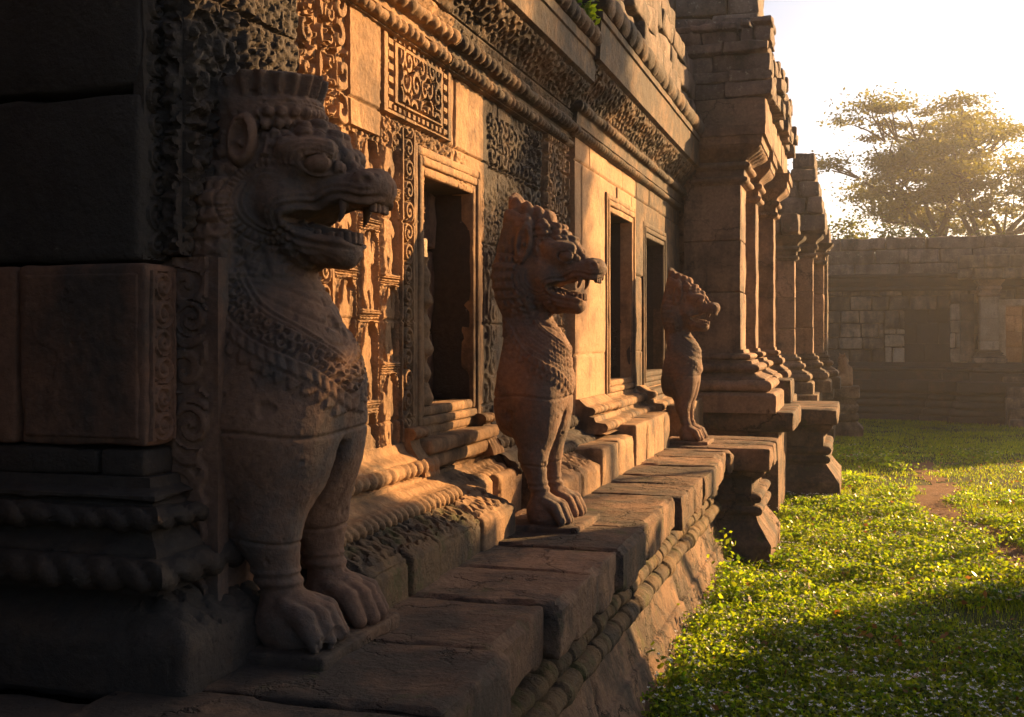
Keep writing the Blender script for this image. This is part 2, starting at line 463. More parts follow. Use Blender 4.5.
def niches(u, v, cw, ch, seed):
    """Stacked arched niches with figures; returns height from -1 (sunk) to +0.4."""
    i, j = np.floor(u / cw), np.floor(v / ch)
    H = np.zeros(u.shape)
    for a in range(int(i.min()), int(i.max()) + 1):
        off = 0.5 * ch * (a % 2) + 0.13 * ch * rnd(seed, a)
        vv = v + off; jj = np.floor(vv / ch)
        for b in range(int(jj.min()), int(jj.max()) + 1):
            m = (i == a) & (jj == b)
            if not m.any(): continue
            x = u[m] / cw - a - 0.5; y = vv[m] / ch - b
            h = np.zeros(x.shape); asp = ch / cw
            w_ = 0.34; top = 0.72
            ins = np.where(y < top, np.abs(x) - w_, np.hypot(x, (y - top) * asp * 1.0) - w_)
            ins = np.maximum(ins, 0.07 - y)
            sunk = sstep(0.03, -0.03, ins)
            rim = np.exp(-((ins - 0.05) / 0.022) ** 2)
            f = figure(x * 1.15, (y - 0.07) / 0.86, seed * 17 + a * 5 + b)
            fig = sstep(0.03, -0.03, f - 0.05)
            bar = ((y > 0.915) & (np.mod((y - 0.915) / 0.03, 1) < 0.62)).astype(float) + ((y < 0.06) & (np.mod(y / 0.03, 1) < 0.6))
            h = -sunk * (1 - fig * 0.95) + rim * 0.35 + 0.3 * np.clip(bar, 0, 1) * (np.abs(x) < 0.44)
            col = sstep(0.475, 0.455, np.abs(x)) - 1
            h = h + col * 0.8
            H[m] = h
    return H

def joints(u, v, ch, bl, seed, gw=0.004, dep=0.012):
    """Block joints of a wall: (groove height, per-block random)."""
    k = np.floor(v / ch); f = v / ch - k
    off = _hash(k.astype(np.int64), np.zeros(k.shape, np.int64), np.zeros(k.shape, np.int64), seed) * bl
    wob = 0.006 * n2(u, v, 3.0, 2, seed)
    uu = (u + off) / bl; i = np.floor(uu); g = uu - i
    e = np.minimum(np.minimum(f, 1 - f) * ch, np.minimum(g, 1 - g) * bl) + wob * 0.4
    r = _hash(i.astype(np.int64), k.astype(np.int64), np.ones(k.shape, np.int64), seed)
    ero = np.clip(n2(u, v, 7.0, 3, seed + 3), 0, 1)
    h = -dep * sstep(gw * 2.2 + 0.012 * ero, gw * 0.4, e) + (r - 0.5) * 0.012
    return h, r

# ------------------------------------------------------------------ signed-distance sculpture (lions)
def surface_nets(D, org, h):
    """Naive surface nets on a float grid; returns verts, quads."""
    nx, ny, nz = D.shape
    S = D < 0
    c = np.zeros((nx - 1, ny - 1, nz - 1), np.int8)
    for a in (0, 1):
        for b in (0, 1):
            for e in (0, 1): c += S[a:nx - 1 + a, b:ny - 1 + b, e:nz - 1 + e]
    act = (c > 0) & (c < 8)
    I = np.argwhere(act); vid = -np.ones(act.shape, np.int64); vid[act] = np.arange(len(I))
    acc = np.zeros((len(I), 3)); cnt = np.zeros(len(I))
    corners = [(a, b, e) for a in (0, 1) for b in (0, 1) for e in (0, 1)]
    val = {k: D[I[:, 0] + k[0], I[:, 1] + k[1], I[:, 2] + k[2]] for k in corners}
    for p in corners:
        for d in range(3):
            if p[d]: continue
            q = list(p); q[d] = 1; q = tuple(q)
            v0, v1 = val[p], val[q]; m = (v0 < 0) != (v1 < 0)
            t = v0[m] / (v0[m] - v1[m])
            pt = np.tile(np.array(p, float), (m.sum(), 1)); pt[:, d] += t
            acc[m] += pt; cnt[m] += 1
    V = (I + acc / cnt[:, None]) * h + np.array(org)
    Fs = []
    for d in range(3):
        a, b = (d + 1) % 3, (d + 2) % 3
        sl0 = [slice(1, None)] * 3; sl1 = [slice(1, None)] * 3
        sl0[d] = slice(0, -1); sl1[d] = slice(1, None)
        for k in (a, b): sl0[k] = slice(1, -1); sl1[k] = slice(1, -1)
        s0, s1 = S[tuple(sl0)], S[tuple(sl1)]
        J = np.argwhere(s0 != s1)
        if not len(J): continue
        fl = s0[tuple(J.T)]
        G = J.copy(); G[:, a] += 1; G[:, b] += 1
        def at(da, db):
            q = G.copy(); q[:, a] -= da; q[:, b] -= db
            return vid[tuple(q.T)]
        quad = np.stack([at(1, 1), at(0, 1), at(0, 0), at(1, 0)], 1)
        quad[~fl] = quad[~fl][:, ::-1]
        Fs.append(quad)
    return V, np.concatenate(Fs)

def smin(a, b, k):
    h = np.clip(0.5 + 0.5 * (b - a) / k, 0, 1)
    return b + (a - b) * h - k * h * (1 - h)

def smax(a, b, k): return -smin(-a, -b, k)

class Grid:
    def __init__(s, lo, hi, h):
        s.h = h; s.lo = lo
        ax = [np.arange(l, u + h, h, dtype=np.float32) for l, u in zip(lo, hi)]
        s.X, s.Y, s.Z = np.meshgrid(*ax, indexing='ij')
    def ell(s, c, r, tilt=0.0):
        x, y, z = s.X - np.float32(c[0]), s.Y - np.float32(c[1]), s.Z - np.float32(c[2])
        if tilt:
            ct, st = np.float32(math.cos(tilt)), np.float32(math.sin(tilt)); x, z = x * ct + z * st, z * ct - x * st
        r = [np.float32(q) for q in r]
        k0 = np.sqrt((x / r[0]) ** 2 + (y / r[1]) ** 2 + (z / r[2]) ** 2)
        k1 = np.sqrt((x / r[0] ** 2) ** 2 + (y / r[1] ** 2) ** 2 + (z / r[2] ** 2) ** 2) + np.float32(1e-6)
        return k0 * (k0 - 1) / k1
    def cone(s, a, b, r1, r2, sy=1.0):
        a = np.array(a, np.float32); b = np.array(b, np.float32); d = b - a
        px, py, pz = s.X - a[0], (s.Y - a[1]), s.Z - a[2]
        t = np.clip((px * d[0] + py * d[1] + pz * d[2]) / np.float32((d * d).sum()), 0, 1)
        py2 = (py - t * d[1]) / np.float32(sy)
        return np.sqrt((px - t * d[0]) ** 2 + py2 ** 2 + (pz - t * d[2]) ** 2) - (np.float32(r1) + t * np.float32(r2 - r1))
    def box(s, c, b, r):
        q = [np.abs(g - np.float32(k)) - np.float32(e - r) for g, k, e in zip((s.X, s.Y, s.Z), c, b)]
        return np.sqrt(sum(np.maximum(k, 0) ** 2 for k in q)) + np.minimum(np.maximum(np.maximum(q[0], q[1]), q[2]), 0) - np.float32(r)
    def poly(s, pts):
        """distance in the XZ plane to a polyline, arc length there, and signed side."""
        best = np.full(s.X[:, 0, :].shape, 9.0, np.float32); arc = np.zeros_like(best); sd_ = np.zeros_like(best)
        x, z = s.X[:, 0, :], s.Z[:, 0, :]; L = 0.0
        for (ax, az), (bx, bz) in zip(pts[:-1], pts[1:]):
            dx, dz = bx - ax, bz - az; l2 = dx * dx + dz * dz; l = math.sqrt(l2)
            t = np.clip(((x - ax) * dx + (z - az) * dz) / l2, 0, 1)
            ex, ez = x - ax - t * dx, z - az - t * dz; d = np.hypot(ex, ez)
            sg = np.sign(dx * (z - az) - dz * (x - ax))
            m = d < best; best = np.where(m, d, best); arc = np.where(m, L + t * l, arc); sd_ = np.where(m, d * sg, sd_); L += l
        return best, arc, sd_

def smooth_curve(pts, n=6):
    P = np.array(pts, float); out = []
    for i in range(len(P) - 1):
        p0, p1, p2, p3 = P[max(0, i - 1)], P[i], P[i + 1], P[min(len(P) - 1, i + 2)]
        for j in range(n):
            t = j / n
            out.append(0.5 * (2 * p1 + (p2 - p0) * t + (2 * p0 - 5 * p1 + 4 * p2 - p3) * t * t + (3 * p1 - p0 - 3 * p2 + p3) * t ** 3))
    out.append(P[-1]); return [tuple(q) for q in out]

def vert_normals(V, F):
    a, b, c, d = (V[F[:, k]] for k in range(4))
    fn = np.cross(c - a, d - b); N = np.zeros_like(V)
    for k in range(4): np.add.at(N, F[:, k], fn)
    return N / np.maximum(1e-12, np.linalg.norm(N, axis=1))[:, None]

def poly_dist(x, z, pts):
    best = np.full(x.shape, 9.0); arc = np.zeros(x.shape); sg = np.zeros(x.shape); L = 0.0
    for (ax, az), (bx, bz) in zip(pts[:-1], pts[1:]):
        dx, dz = bx - ax, bz - az; l2 = dx * dx + dz * dz; l = math.sqrt(l2)
        t = np.clip(((x - ax) * dx + (z - az) * dz) / l2, 0, 1)
        ex, ez = x - ax - t * dx, z - az - t * dz; d = np.hypot(ex, ez)
        s = np.sign(dx * (z - az) - dz * (x - ax)); m = d < best
        best = np.where(m, d, best); arc = np.where(m, L + t * l, arc); sg = np.where(m, d * s, sg); L += l
    return best, arc, sg

def lion_carving(V, N, variant):
    """Height of the surface carving at each vertex (collar, mane, lips, lids, joints, wear)."""
    x, ay, z = V[:, 0], np.abs(V[:, 1]), V[:, 2]
    side = sstep(0.15, 0.5, np.abs(N[:, 1]))
    H = np.zeros(len(V))
    # collar
    m = (z > 0.42) & (z < 1.06) & (x > -0.05)
    xe = x[m] + 0.55 * np.clip(0.155 - ay[m], 0, 1); zz = z[m]
    mid = smooth_curve([(-0.02, 1.06), (0.09, 1.01), (0.15, 0.925), (0.19, 0.875), (0.245, 0.83), (0.33, 0.785), (0.43, 0.73), (0.53, 0.655), (0.64, 0.56)])
    dist, arc, sg = poly_dist(xe, zz, mid)
    ends = sstep(0.57, 0.50, zz) if False else np.where(zz + 0.25 * ay[m] > 0.635, 1.0, 0.0)
    ropem = sstep(-0.034, -0.029, sg) * (1 - sstep(-0.004, 0.0, sg))
    h = ropem * (0.006 + 0.008 * np.sqrt(np.abs(np.cos(np.pi * (arc + sg * 0.9) / 0.030))))
    lm = sstep(0.005, 0.009, sg) * (1 - sstep(0.060, 0.064, sg))
    if variant == 0:
        h += lm * (0.003 + 0.013 * spirals(arc, sg, 0.030, 3, 1.6))
    else:
        rr = np.floor(sg / 0.017); q = arc / 0.026 + 0.5 * np.mod(rr, 2); q = q - np.floor(q) - 0.5; f = sg / 0.017 - rr
        h += sstep(0.004, 0.008, sg) * (1 - sstep(0.115, 0.12, sg)) * (0.002 + 0.007 * np.sqrt(np.clip(1 - (2 * q) ** 2, 0, 1)) * (0.35 + 0.65 * (1 - f)))
    for s0, w0, a0 in ((0.0, 0.004, 0.011), (0.068, 0.005, 0.012), (0.082, 0.004, 0.008), (-0.036, 0.004, 0.007)):
        if variant and s0 > 0.05: s0 += 0.055
        h += a0 * np.exp(-((sg - s0) / w0) ** 2)
    q = arc / 0.036; q = q - np.floor(q) - 0.5
    fr = np.clip(1 - (2 * q) ** 2, 0, 1) * 0.026
    h += 0.007 * ((sg < -0.040) & (sg > -0.040 - fr)) 
    h *= (1 - sstep(0.98, 1.02, zz)) * ends * sstep(0.0, 0.12, x[m])
    H[m] += h
    # neck folds inside the collar
    m = (z > 0.74) & (z < 1.02) & (x > 0.2)
    for k in range(5):
        H[m] -= 0.0045 * np.exp(-((z[m] + (x[m] - 0.3) * 0.55 - (0.83 + 0.045 * k)) / 0.0045) ** 2) * sstep(0.05, 0.12, sg[0] * 0 + 0.2)
    # cheek rings and flame mane
    cx, cz = 0.255, 1.205
    px, pz = x - cx, z - cz; r = np.hypot(px, pz * 0.95); an = np.degrees(np.arctan2(pz, px)) % 360
    win = sstep(70, 95, an) * (1 - sstep(292, 318, an)) * side * (z > 1.0) * (1 - (np.hypot((x - 0.19) / 0.055, (z - 1.372) / 0.085) < 1))
    p = 0
    for r0, a0 in ((0.066, 0.010), (0.080, 0.009)): p = p + a0 * np.exp(-((r - r0) / 0.0048) ** 2)
    tm = sstep(0.087, 0.090, r) * (1 - sstep(0.108, 0.111, r)); p = p + tm * (0.004 + 0.008 * (np.cos(np.radians(an) * 44) > -0.2))
    for k in range(4):
        r0 = 0.114 + 0.026 * k; f = (r - r0) / 0.040
        ph = an / 360 * (17 + 3 * k) + 0.5 * (k % 2); q = ph - np.floor(ph) - 0.5
        wd = np.clip(1 - np.clip(f, 0, 1) ** 1.5, 0.02, 1)
        lf = np.clip(1 - (2.1 * q / wd) ** 2, 0, 1)
        p = np.where((f > 0) & (f < 1), np.maximum(p, (0.020 - 0.002 * k) * np.sqrt(lf) * (1 - 0.35 * f) - 0.004 * np.exp(-(q / 0.05) ** 2) * (lf > 0)), p)
    H += p * win
    # lips: nested ridges turning round the corner of the mouth
    lip = smooth_curve([(0.56, 1.200), (0.505, 1.196), (0.46, 1.206), (0.42, 1.206), (0.375, 1.186), (0.335, 1.180), (0.30, 1.168), (0.297, 1.148), (0.32, 1.124), (0.37, 1.108), (0.43, 1.098), (0.48, 1.090)])
    m = (z > 1.02) & (z < 1.30) & (x > 0.22) & (ay > 0.02)
    dist, arc, sg = poly_dist(x[m], z[m], lip)
    out = sg > -0.002                                     # outside of the mouth
    h = 0
    for s0, w0, a0 in ((0.006, 0.007, 0.013), (0.026, 0.0055, 0.008), (0.042, 0.005, 0.005)):
        fade = 1.0 if s0 < 0.02 else sstep(0.0, 0.05, arc) * (1 - sstep(0.36, 0.42, arc))
        h = h + a0 * np.exp(-((np.abs(sg) - s0) / w0) ** 2) * fade * (sg < 0.06)
    h = h - 0.005 * np.exp(-((np.abs(sg) - 0.0165) / 0.004) ** 2)
    H[m] += h * sstep(0.1, 0.4, np.abs(N[m, 1]))
    # eyelids and brow lines
    ex, ez = x - 0.388, z - 1.303 + 0.12 * (x - 0.388)
    er = np.hypot(ex / 1.35, ez / 0.85)
    m_ = (ay > 0.05) & (z > 1.2) & (z < 1.42)
    for r0, a0, w0 in ((0.033, 0.010, 0.005), (0.046, 0.007, 0.005), (0.059, 0.006, 0.005), (0.072, 0.004, 0.005)):
        H += a0 * np.exp(-((er - r0) / w0) ** 2) * m_ * side * (1 if r0 < 0.04 else (ez > -0.012))
    # forehead hair: rows of beads between brow and crown
    t = z - 0.10 * (x - 0.17)
    m = (t > 1.36) & (t < 1.455) & (x > 0.19) & (ay < 0.150)
    ca = np.arctan2(V[m, 1], x[m] - 0.165)
    rr = np.floor((t[m] - 1.36) / 0.0317); f = (t[m] - 1.36) / 0.0317 - rr - 0.5; q = ca * (5.2 - 0.3 * rr) + 0.5 * np.mod(rr, 2); q = q - np.floor(q) - 0.5
    H[m] += 0.012 * np.sqrt(np.clip(1 - (2.2 * q) ** 2 - (2.1 * f) ** 2, 0, 1))
    # joints of the stacked stones, pits, flakes
    for zj, a0 in ((0.575 if variant == 0 else 0.62, 0.009), (0.975, 0.006), (0.288, 0.007)):
        H -= a0 * np.exp(-((z - zj - 0.008 * np.sin(x * 15 + V[:, 1] * 6)) / 0.0042) ** 2)
    H += 0.0018 * fbm(V + 5 * variant, 60, 2, 6) + 0.0035 * fbm(V + variant * 3, 16, 3, 4 + variant) - 0.005 * sstep(0.50, 0.60, fbm(V + 2.2, 34, 2, 41))
    fl = fbm(V + 7 + 3 * variant, 6.0, 4, 18); H -= 0.010 * sstep(0.42, 0.50, fl) * (0.3 + 0.7 * (z < 1.0))
    return H

def lion_body(h, variant=0):
    """Half of the lion (lateral >= 0); X forward from the wall, Z up from the ledge."""
    g = Grid((-0.12 if variant == 0 else -0.06, -2 * h, -0.03), (0.64, 0.33, 1.66), h)
    X, Y, Z = g.X, g.Y, g.Z
    # trunk, chest, neck
    d = (g.ell((0.145, 0, 0.66), (0.285, 0.240, 0.40), -0.10) if variant == 0 else g.ell((0.165, 0, 0.71), (0.265, 0.200, 0.31), -0.14))
    d = smin(d, g.ell((0.258, 0.11, 0.59), (0.160 if variant == 0 else 0.145, 0.135, 0.26)), 0.07)
    d = smin(d, g.cone((0.10, 0, 0.80), (0.11, 0, 1.12), 0.222, 0.155, 0.90) if variant == 0 else g.cone((0.115, 0, 0.80), (0.115, 0, 1.12), 0.175, 0.125, 0.95), 0.08)
    if variant == 0: d = smin(d, g.box((0.0, 0, 0.62), (0.17, 0.235, 0.62), 0.05), 0.05)
    else: d = smin(d, g.box((0.12, 0, 0.66), (0.06, 0.17, 0.20), 0.05), 0.06)
    # legs
    ly = 0.132
    k_ = 1.0 if variant == 0 else 0.84
    d = smin(d, g.cone((0.255, ly, 0.58), (0.258, ly + 0.01, 0.33), 0.130 * k_, 0.090 * k_), 0.05)
    d = smin(d, g.cone((0.258, ly + 0.01, 0.33), (0.290, ly, 0.16), 0.088 * k_, 0.050 * k_), 0.03)
    cl = g.box((0.42, 0, 0.24), (0.26, 0.018, 0.30), 0.015)
    d = smax(d, -cl, 0.03)
    d = smin(d, g.ell((0.325, ly, 0.065), (0.105, 0.090, 0.090)), 0.04)
    for k in range(4):
        o = (-1.5 + k) * 0.046
        f = 0.0 if k in (1, 2) else -0.018
        t = g.cone((0.33, ly + o * 0.7, 0.115), (0.415 + f, ly + o, 0.090), 0.030, 0.031)
        t = np.minimum(t, g.cone((0.415 + f, ly + o, 0.090), (0.452 + f, ly + o * 1.06, 0.032), 0.0305, 0.025))
        d = smin(d, t, 0.006)
    d = smax(d, -Z, 0.004)
    low = (Z < 0.30) & (X > 0.2)
    d = d - np.where(low, 0.010 * np.exp(-((Z - 0.178) / 0.011) ** 2) + 0.006 * np.exp(-((Z - 0.205) / 0.007) ** 2), 0).astype(np.float32)
    # ---- head
    e = g.ell((0.175, 0, 1.30), (0.20, 0.155, 0.19))
    e = smin(e, g.ell((0.262, 0.080, 1.205), (0.085, 0.082, 0.085)), 0.035)          # cheek
    e = smin(e, g.ell((0.335, 0.070, 1.315), (0.085, 0.072, 0.065)), 0.03)           # eye mass
    mz = g.box((0.425, 0, 1.238), (0.115, 0.088, 0.046), 0.042)                       # long flat muzzle
    e = smin(e, mz, 0.045)
    e = smin(e, g.ell((0.515, 0, 1.246), (0.050, 0.080, 0.052)), 0.02)               # nose
    e = smin(e, g.ell((0.505, 0.066, 1.258), (0.034, 0.026, 0.030)), 0.010)          # nostril wing
    e = smax(e, -g.ell((0.522, 0.090, 1.258), (0.013, 0.014, 0.011)), 0.006)
    e = smin(e, g.ell((0.455, 0.0, 1.278), (0.09, 0.035, 0.022)), 0.02)              # bridge
    jaw = g.cone((0.22, 0.0, 1.115), (0.418, 0.0, 1.070), 0.085, 0.045, 1.15)
    jaw = smin(jaw, g.cone((0.26, 0.07, 1.125), (0.41, 0.045, 1.080), 0.042, 0.036), 0.03)
    e = smin(e, jaw, 0.025)
    # overhanging brow with curls
    e = smin(e, g.cone((0.300, 0.128, 1.350), (0.405, 0.088, 1.345), 0.028, 0.030), 0.022)
    for bx, bz, br in ((0.350, 1.395, 0.040), (0.392, 1.365, 0.036), (0.425, 1.330, 0.030), (0.455, 1.300, 0.020)):
        e = smin(e, g.ell((bx, 0.020, bz), (br, br, br)), 0.012)
        e = smin(e, g.ell((bx - 0.022, 0.066, bz - 0.004), (br * 0.8, br * 0.85, br * 0.8)), 0.010)
    e = smax(e, -g.ell((0.390, 0.150, 1.303), (0.048, 0.042, 0.032)), 0.012)         # socket
    e = smin(e, g.ell((0.390, 0.112, 1.303), (0.037, 0.027, 0.025)), 0.004)          # lid under the eye
    # mouth
    zu = np.interp(g.X[:, 0, 0], [0.25, 0.30, 0.335, 0.375, 0.42, 0.46, 0.505, 0.56, 0.64], [1.150, 1.166, 1.178, 1.184, 1.203, 1.203, 1.193, 1.197, 1.20]).astype(np.float32)[:, None, None]
    zl = np.interp(g.X[:, 0, 0], [0.25, 0.297, 0.32, 0.37, 0.43, 0.48, 0.64], [1.152, 1.148, 1.128, 1.112, 1.102, 1.094, 1.06]).astype(np.float32)[:, None, None]
    cut = np.maximum(np.maximum(Z - zu, zl - Z), np.float32(0.292) - X)
    e = smax(e, -cut, 0.006)
    e = smin(e, g.cone((0.29, 0, 1.125), (0.42, 0, 1.108), 0.035, 0.028, 1.3), 0.01)  # tongue
    d = smin(d, e, 0.03)
    d = smin(d, g.ell((0.09, 0, 1.18), (0.175, 0.205, 0.235)), 0.02)                 # mane mass
    # crown: bead course and flaring flutes
    cr = np.sqrt(((X - 0.165) / 1.10) ** 2 + Y ** 2); ca = np.arctan2(Y, (X - 0.165) / 1.10)
    tip = (Z - (1.455 + 0.10 * (X - 0.165)))
    prof = np.interp(tip, [-0.08, 0.0, 0.008, 0.012, 0.030, 0.034, 0.12, 0.14], [0.140, 0.158, 0.160, 0.150, 0.150, 0.146, 0.170, 0.165]).astype(np.float32)
    bd = np.where((tip > 0.034), 0.009 * np.cos(ca * 22), 0) + 0.008 * np.exp(-((tip - 0.018) / 0.007) ** 2) + np.where(tip < 0.0, 0.006 * np.abs(np.cos(ca * 12)), 0)
    topz = 0.092 + 0.012 * np.sin(X * 26 + Y * 17)
    crown = np.maximum(np.maximum((cr - prof - bd) * 0.8, tip - topz), -0.05 - tip).astype(np.float32)
    if variant == 0: d = smin(d, crown, 0.010)
    else:
        d = smin(d, g.ell((0.15, 0, 1.42), (0.17, 0.13, 0.13)), 0.03)
        for k in range(6):
            for q in range(2):
                a = -0.1 + 0.5 * k
                d = smin(d, g.ell((0.165 + (0.165 - 0.05 * q) * math.cos(a), abs((0.13 - 0.05 * q) * math.sin(a)), 1.47 + 0.065 * q - 0.05 * math.cos(a)), (0.036, 0.036, 0.055)), 0.008)
        d = smin(d, g.ell((0.10, 0, 1.54), (0.065, 0.06, 0.10), 0.25), 0.03)
    # ears and the leaf-shaped plate behind them
    eh = 0.075 if variant == 0 else 0.10
    ec = (0.190, 0.165, 1.372)
    ear = g.ell(ec, (0.042, 0.040, eh), -0.15)
    ear = smax(ear, -g.ell((ec[0] + 0.004, ec[1] + 0.034, ec[2] - 0.004), (0.026, 0.030, eh * 0.70), -0.15), 0.006)
    ear = smin(ear, g.ell((ec[0] + 0.004, ec[1] + 0.010, ec[2] - 0.012), (0.009, 0.020, 0.014)), 0.006)
    d = smin(d, ear, 0.006)
    plate = g.ell((0.105, 0.142, 1.415), (0.115, 0.030, 0.125), 0.35)
    plate = smax(plate, -g.ell((0.080, 0.176, 1.415), (0.092, 0.026, 0.10), 0.35), 0.006)
    d = smin(d, plate, 0.006)
    d = smax(d, -0.10 - X if variant == 0 else 0.055 + 0.03 * np.sin(Z * 9) - X, 0.01 if variant == 0 else 0.03)
    j0 = int(np.argmin(np.abs(Y[0, :, 0])))
    D = np.concatenate([d[:, j0 + 1:, :][:, ::-1, :], d[:, j0:, :]], 1).astype(np.float32)
    y0 = Y[0, j0, 0] - (d.shape[1] - j0 - 1) * h
    V, F = surface_nets(D, (g.lo[0], y0, g.lo[2]), h)
    N = vert_normals(V, F)
    V = V + N * lion_carving(V, N, variant)[:, None]
    V = V + (0.0055 * fbm(V + 9 * variant, 4.0, 2, 8))[:, None] * np.array([0.6, 0.6, 0.4])
    if variant: V[:, 0] *= 1 - 0.10 * sstep(1.05, 0.75, V[:, 2])
    return V, F

def uv_ball(c, r, n=12, m=8):
    th = np.linspace(0, np.pi, m + 1); ph = np.linspace(0, 2 * np.pi, n, endpoint=False)
    T, Pn = np.meshgrid(th, ph, indexing='ij')
    V = np.stack([np.sin(T) * np.cos(Pn), np.sin(T) * np.sin(Pn), np.cos(T)], -1) * np.array(r) + np.array(c)
    i = np.arange((m + 1) * n).reshape(m + 1, n); j = np.roll(i, -1, 1)
    return V.reshape(-1, 3), np.stack([i[:-1], i[1:], j[1:], j[:-1]], -1).reshape(-1, 4)

def place(Vl, yc, x0=-1.75, z0=0.907, s=1.0, sx=None):
    V = Vl * s; V = V * np.array([sx or 1.0, 1.0, 1.0]); return V + np.array([x0, yc, z0])

def make_lion(label, yc, h, variant, s=1.0, z0=0.907, x0=-1.75):
    t = thing('guardian_lion', label, 'statue', (x0 + 0.3, yc, z0 - 0.02), 'guardian lion statues')
    V, F = lion_body(h, variant)
    o = mk('body', place(V, yc, x0, z0, s), F, M_LION, t, smooth=180)
    for sg in (-1, 1):
        V, F = uv_ball((0.391, sg * 0.115, 1.304), (0.027, 0.019, 0.018), 16, 10); mk('eye', place(V, yc, x0, z0, s), F, M_LION, t, 180)
        V, F = tubes([[((0.448, sg * 0.070, 1.215), 0.016), ((0.452, sg * 0.076, 1.190), 0.0135), ((0.446, sg * 0.078, 1.166), 0.009), ((0.438, sg * 0.077, 1.148), 0.002)]])
        mk('fang', place(V, yc, x0, z0, s), F, M_LION, t, 180)
    rows = {0: [], 1: [], 2: [], 3: []}
    for k in range(9):
        a = (k - 4) / 4 * 1.25; px, py = 0.385 + 0.072 * math.cos(a), 0.062 * math.sin(a)
        rows[0].append(rbox((px, py, 1.108), (0.019, 0.019, 0.034), 0.02, 0.006, 0.001, 30, k))
    for k in range(5):
        for q, sg in ((1, -1), (2, 1)): rows[q].append(rbox((0.365 - 0.019 * k, sg * (0.060 + 0.004 * k), 1.120 + 0.003 * k), (0.020, 0.014, 0.026), 0.02, 0.006, 0.001, 30, k))
        rows[3].append(rbox((0.530 - 0.004 * abs(k - 2), (k - 2) * 0.020, 1.190), (0.018, 0.021, 0.030), 0.02, 0.006, 0.001, 30, k))
    for q in rows:
        V, F = join(rows[q]); mk('tooth_row', place(V, yc, x0, z0, s), F, M_LION, t, 50)
    V, F = rbox((0.27, 0.0, -0.012), (0.42, 0.50, 0.05), 0.04, 0.014, 0.006, 7, 3 + variant, chip=0.02)
    mk('foot_slab', place(V, yc, x0, z0, s), F, M_LEDGE, t, 45)
    return t

# ------------------------------------------------------------------ ground
def simple_mat(name, col, rough=0.9, fn=None):
    m, t, o = new_mat(name); p = nd(t, 'ShaderNodeBsdfPrincipled', inp={'Roughness': rough, 'Base Color': (*col, 1), 'Specular IOR Level': 0.2})
    t.links.new(p.outputs[0], o.inputs[0]); return m

def soil(name, stops, sc=3.0, bump=0.6):
    m, t, o = new_mat(name); L = t.links
    g = nd(t, 'ShaderNodeNewGeometry')
    n = nd(t, 'ShaderNodeTexNoise', inp={'Scale': sc, 'Detail': 10, 'Roughness': 0.7}); L.new(g.outputs['Position'], n.inputs['Vector'])
    n2_ = nd(t, 'ShaderNodeTexNoise', inp={'Scale': sc * 14, 'Detail': 8, 'Roughness': 0.75}); L.new(g.outputs['Position'], n2_.inputs['Vector'])
    c = ramp(t, n.outputs[0], stops); c = mix(t, 1.0, c, ramp(t, n2_.outputs[0], [(0.25, 0.55), (0.75, 1.15)]), 'MULTIPLY')
    b = nd(t, 'ShaderNodeBump', inp={'Strength': bump, 'Distance': 0.04}); L.new(n2_.outputs[0], b.inputs['Height'])
    p = nd(t, 'ShaderNodeBsdfPrincipled', inp={'Roughness': 0.95, 'Specular IOR Level': 0.15}); L.new(c, p.inputs['Base Color']); L.new(b.outputs[0], p.inputs['Normal'])
    L.new(p.outputs[0], o.inputs[0]); return m

M_SOIL = soil('lawn_soil', [(0.3, (0.045, 0.06, 0.018)), (0.55, (0.07, 0.085, 0.022)), (0.7, (0.11, 0.085, 0.045))])
M_DIRT = soil('red_dirt', [(0.3, (0.16, 0.09, 0.05)), (0.6, (0.24, 0.135, 0.075)), (0.75, (0.12, 0.10, 0.04))], 4.0)
gx = np.concatenate([np.linspace(-150, -8, 12), np.linspace(-4, 14, 60), np.linspace(20, 150, 12)])
gy = np.concatenate([np.linspace(-60, -4, 8), np.linspace(0, 30, 90), np.linspace(36, 150, 12)])
GX, GY = np.meshgrid(gx, gy, indexing='ij')
def ground_z(x, y):
    x = np.asarray(x, float); y = np.asarray(y, float)
    P = np.stack([x.ravel(), y.ravel(), np.zeros(x.size)], 1)
    return (0.035 * fbm(P, 0.55, 2, 77)).reshape(x.shape)
GZ = ground_z(GX, GY)
ii = np.arange(GX.size).reshape(GX.shape)
ground = mk('ground', np.stack([GX, GY, GZ], -1).reshape(-1, 3), np.stack([ii[:-1, :-1], ii[1:, :-1], ii[1:, 1:], ii[:-1, 1:]], -1).reshape(-1, 4), M_SOIL, loc=(0, 0, 0))
tag(ground, kind='structure')

PATH = smooth_curve([(0.95, 16.6), (0.80, 15.2), (0.95, 13.6), (0.75, 11.9), (1.05, 10.7), (1.30, 9.4), (1.75, 8.0), (2.4, 6.6)], 8)
PATH = np.array(PATH)
def path_dist(x, y):
    best = np.full(np.shape(x), 99.0)
    for a, b in zip(PATH[:-1], PATH[1:]):
        d = b - a; t = np.clip(((x - a[0]) * d[0] + (y - a[1]) * d[1]) / (d @ d), 0, 1)
        best = np.minimum(best, np.hypot(x - a[0] - t * d[0], y - a[1] - t * d[1]))
    return best
def path_half(x, y):
    return 0.17 + 0.42 * n2(x, y, 1.4, 4, 91)
px_, py_ = np.meshgrid(np.arange(-0.2, 3.4, 0.06), np.arange(6.2, 17.2, 0.06), indexing='ij')
on = path_dist(px_, py_) < path_half(px_, py_)
ii = np.arange(px_.size).reshape(px_.shape)
q = np.stack([ii[:-1, :-1], ii[1:, :-1], ii[1:, 1:], ii[:-1, 1:]], -1)[on[:-1, :-1]]
used = np.unique(q); mp = -np.ones(px_.size, int); mp[used] = np.arange(len(used))
pz_ = ground_z(px_, py_) + 0.006
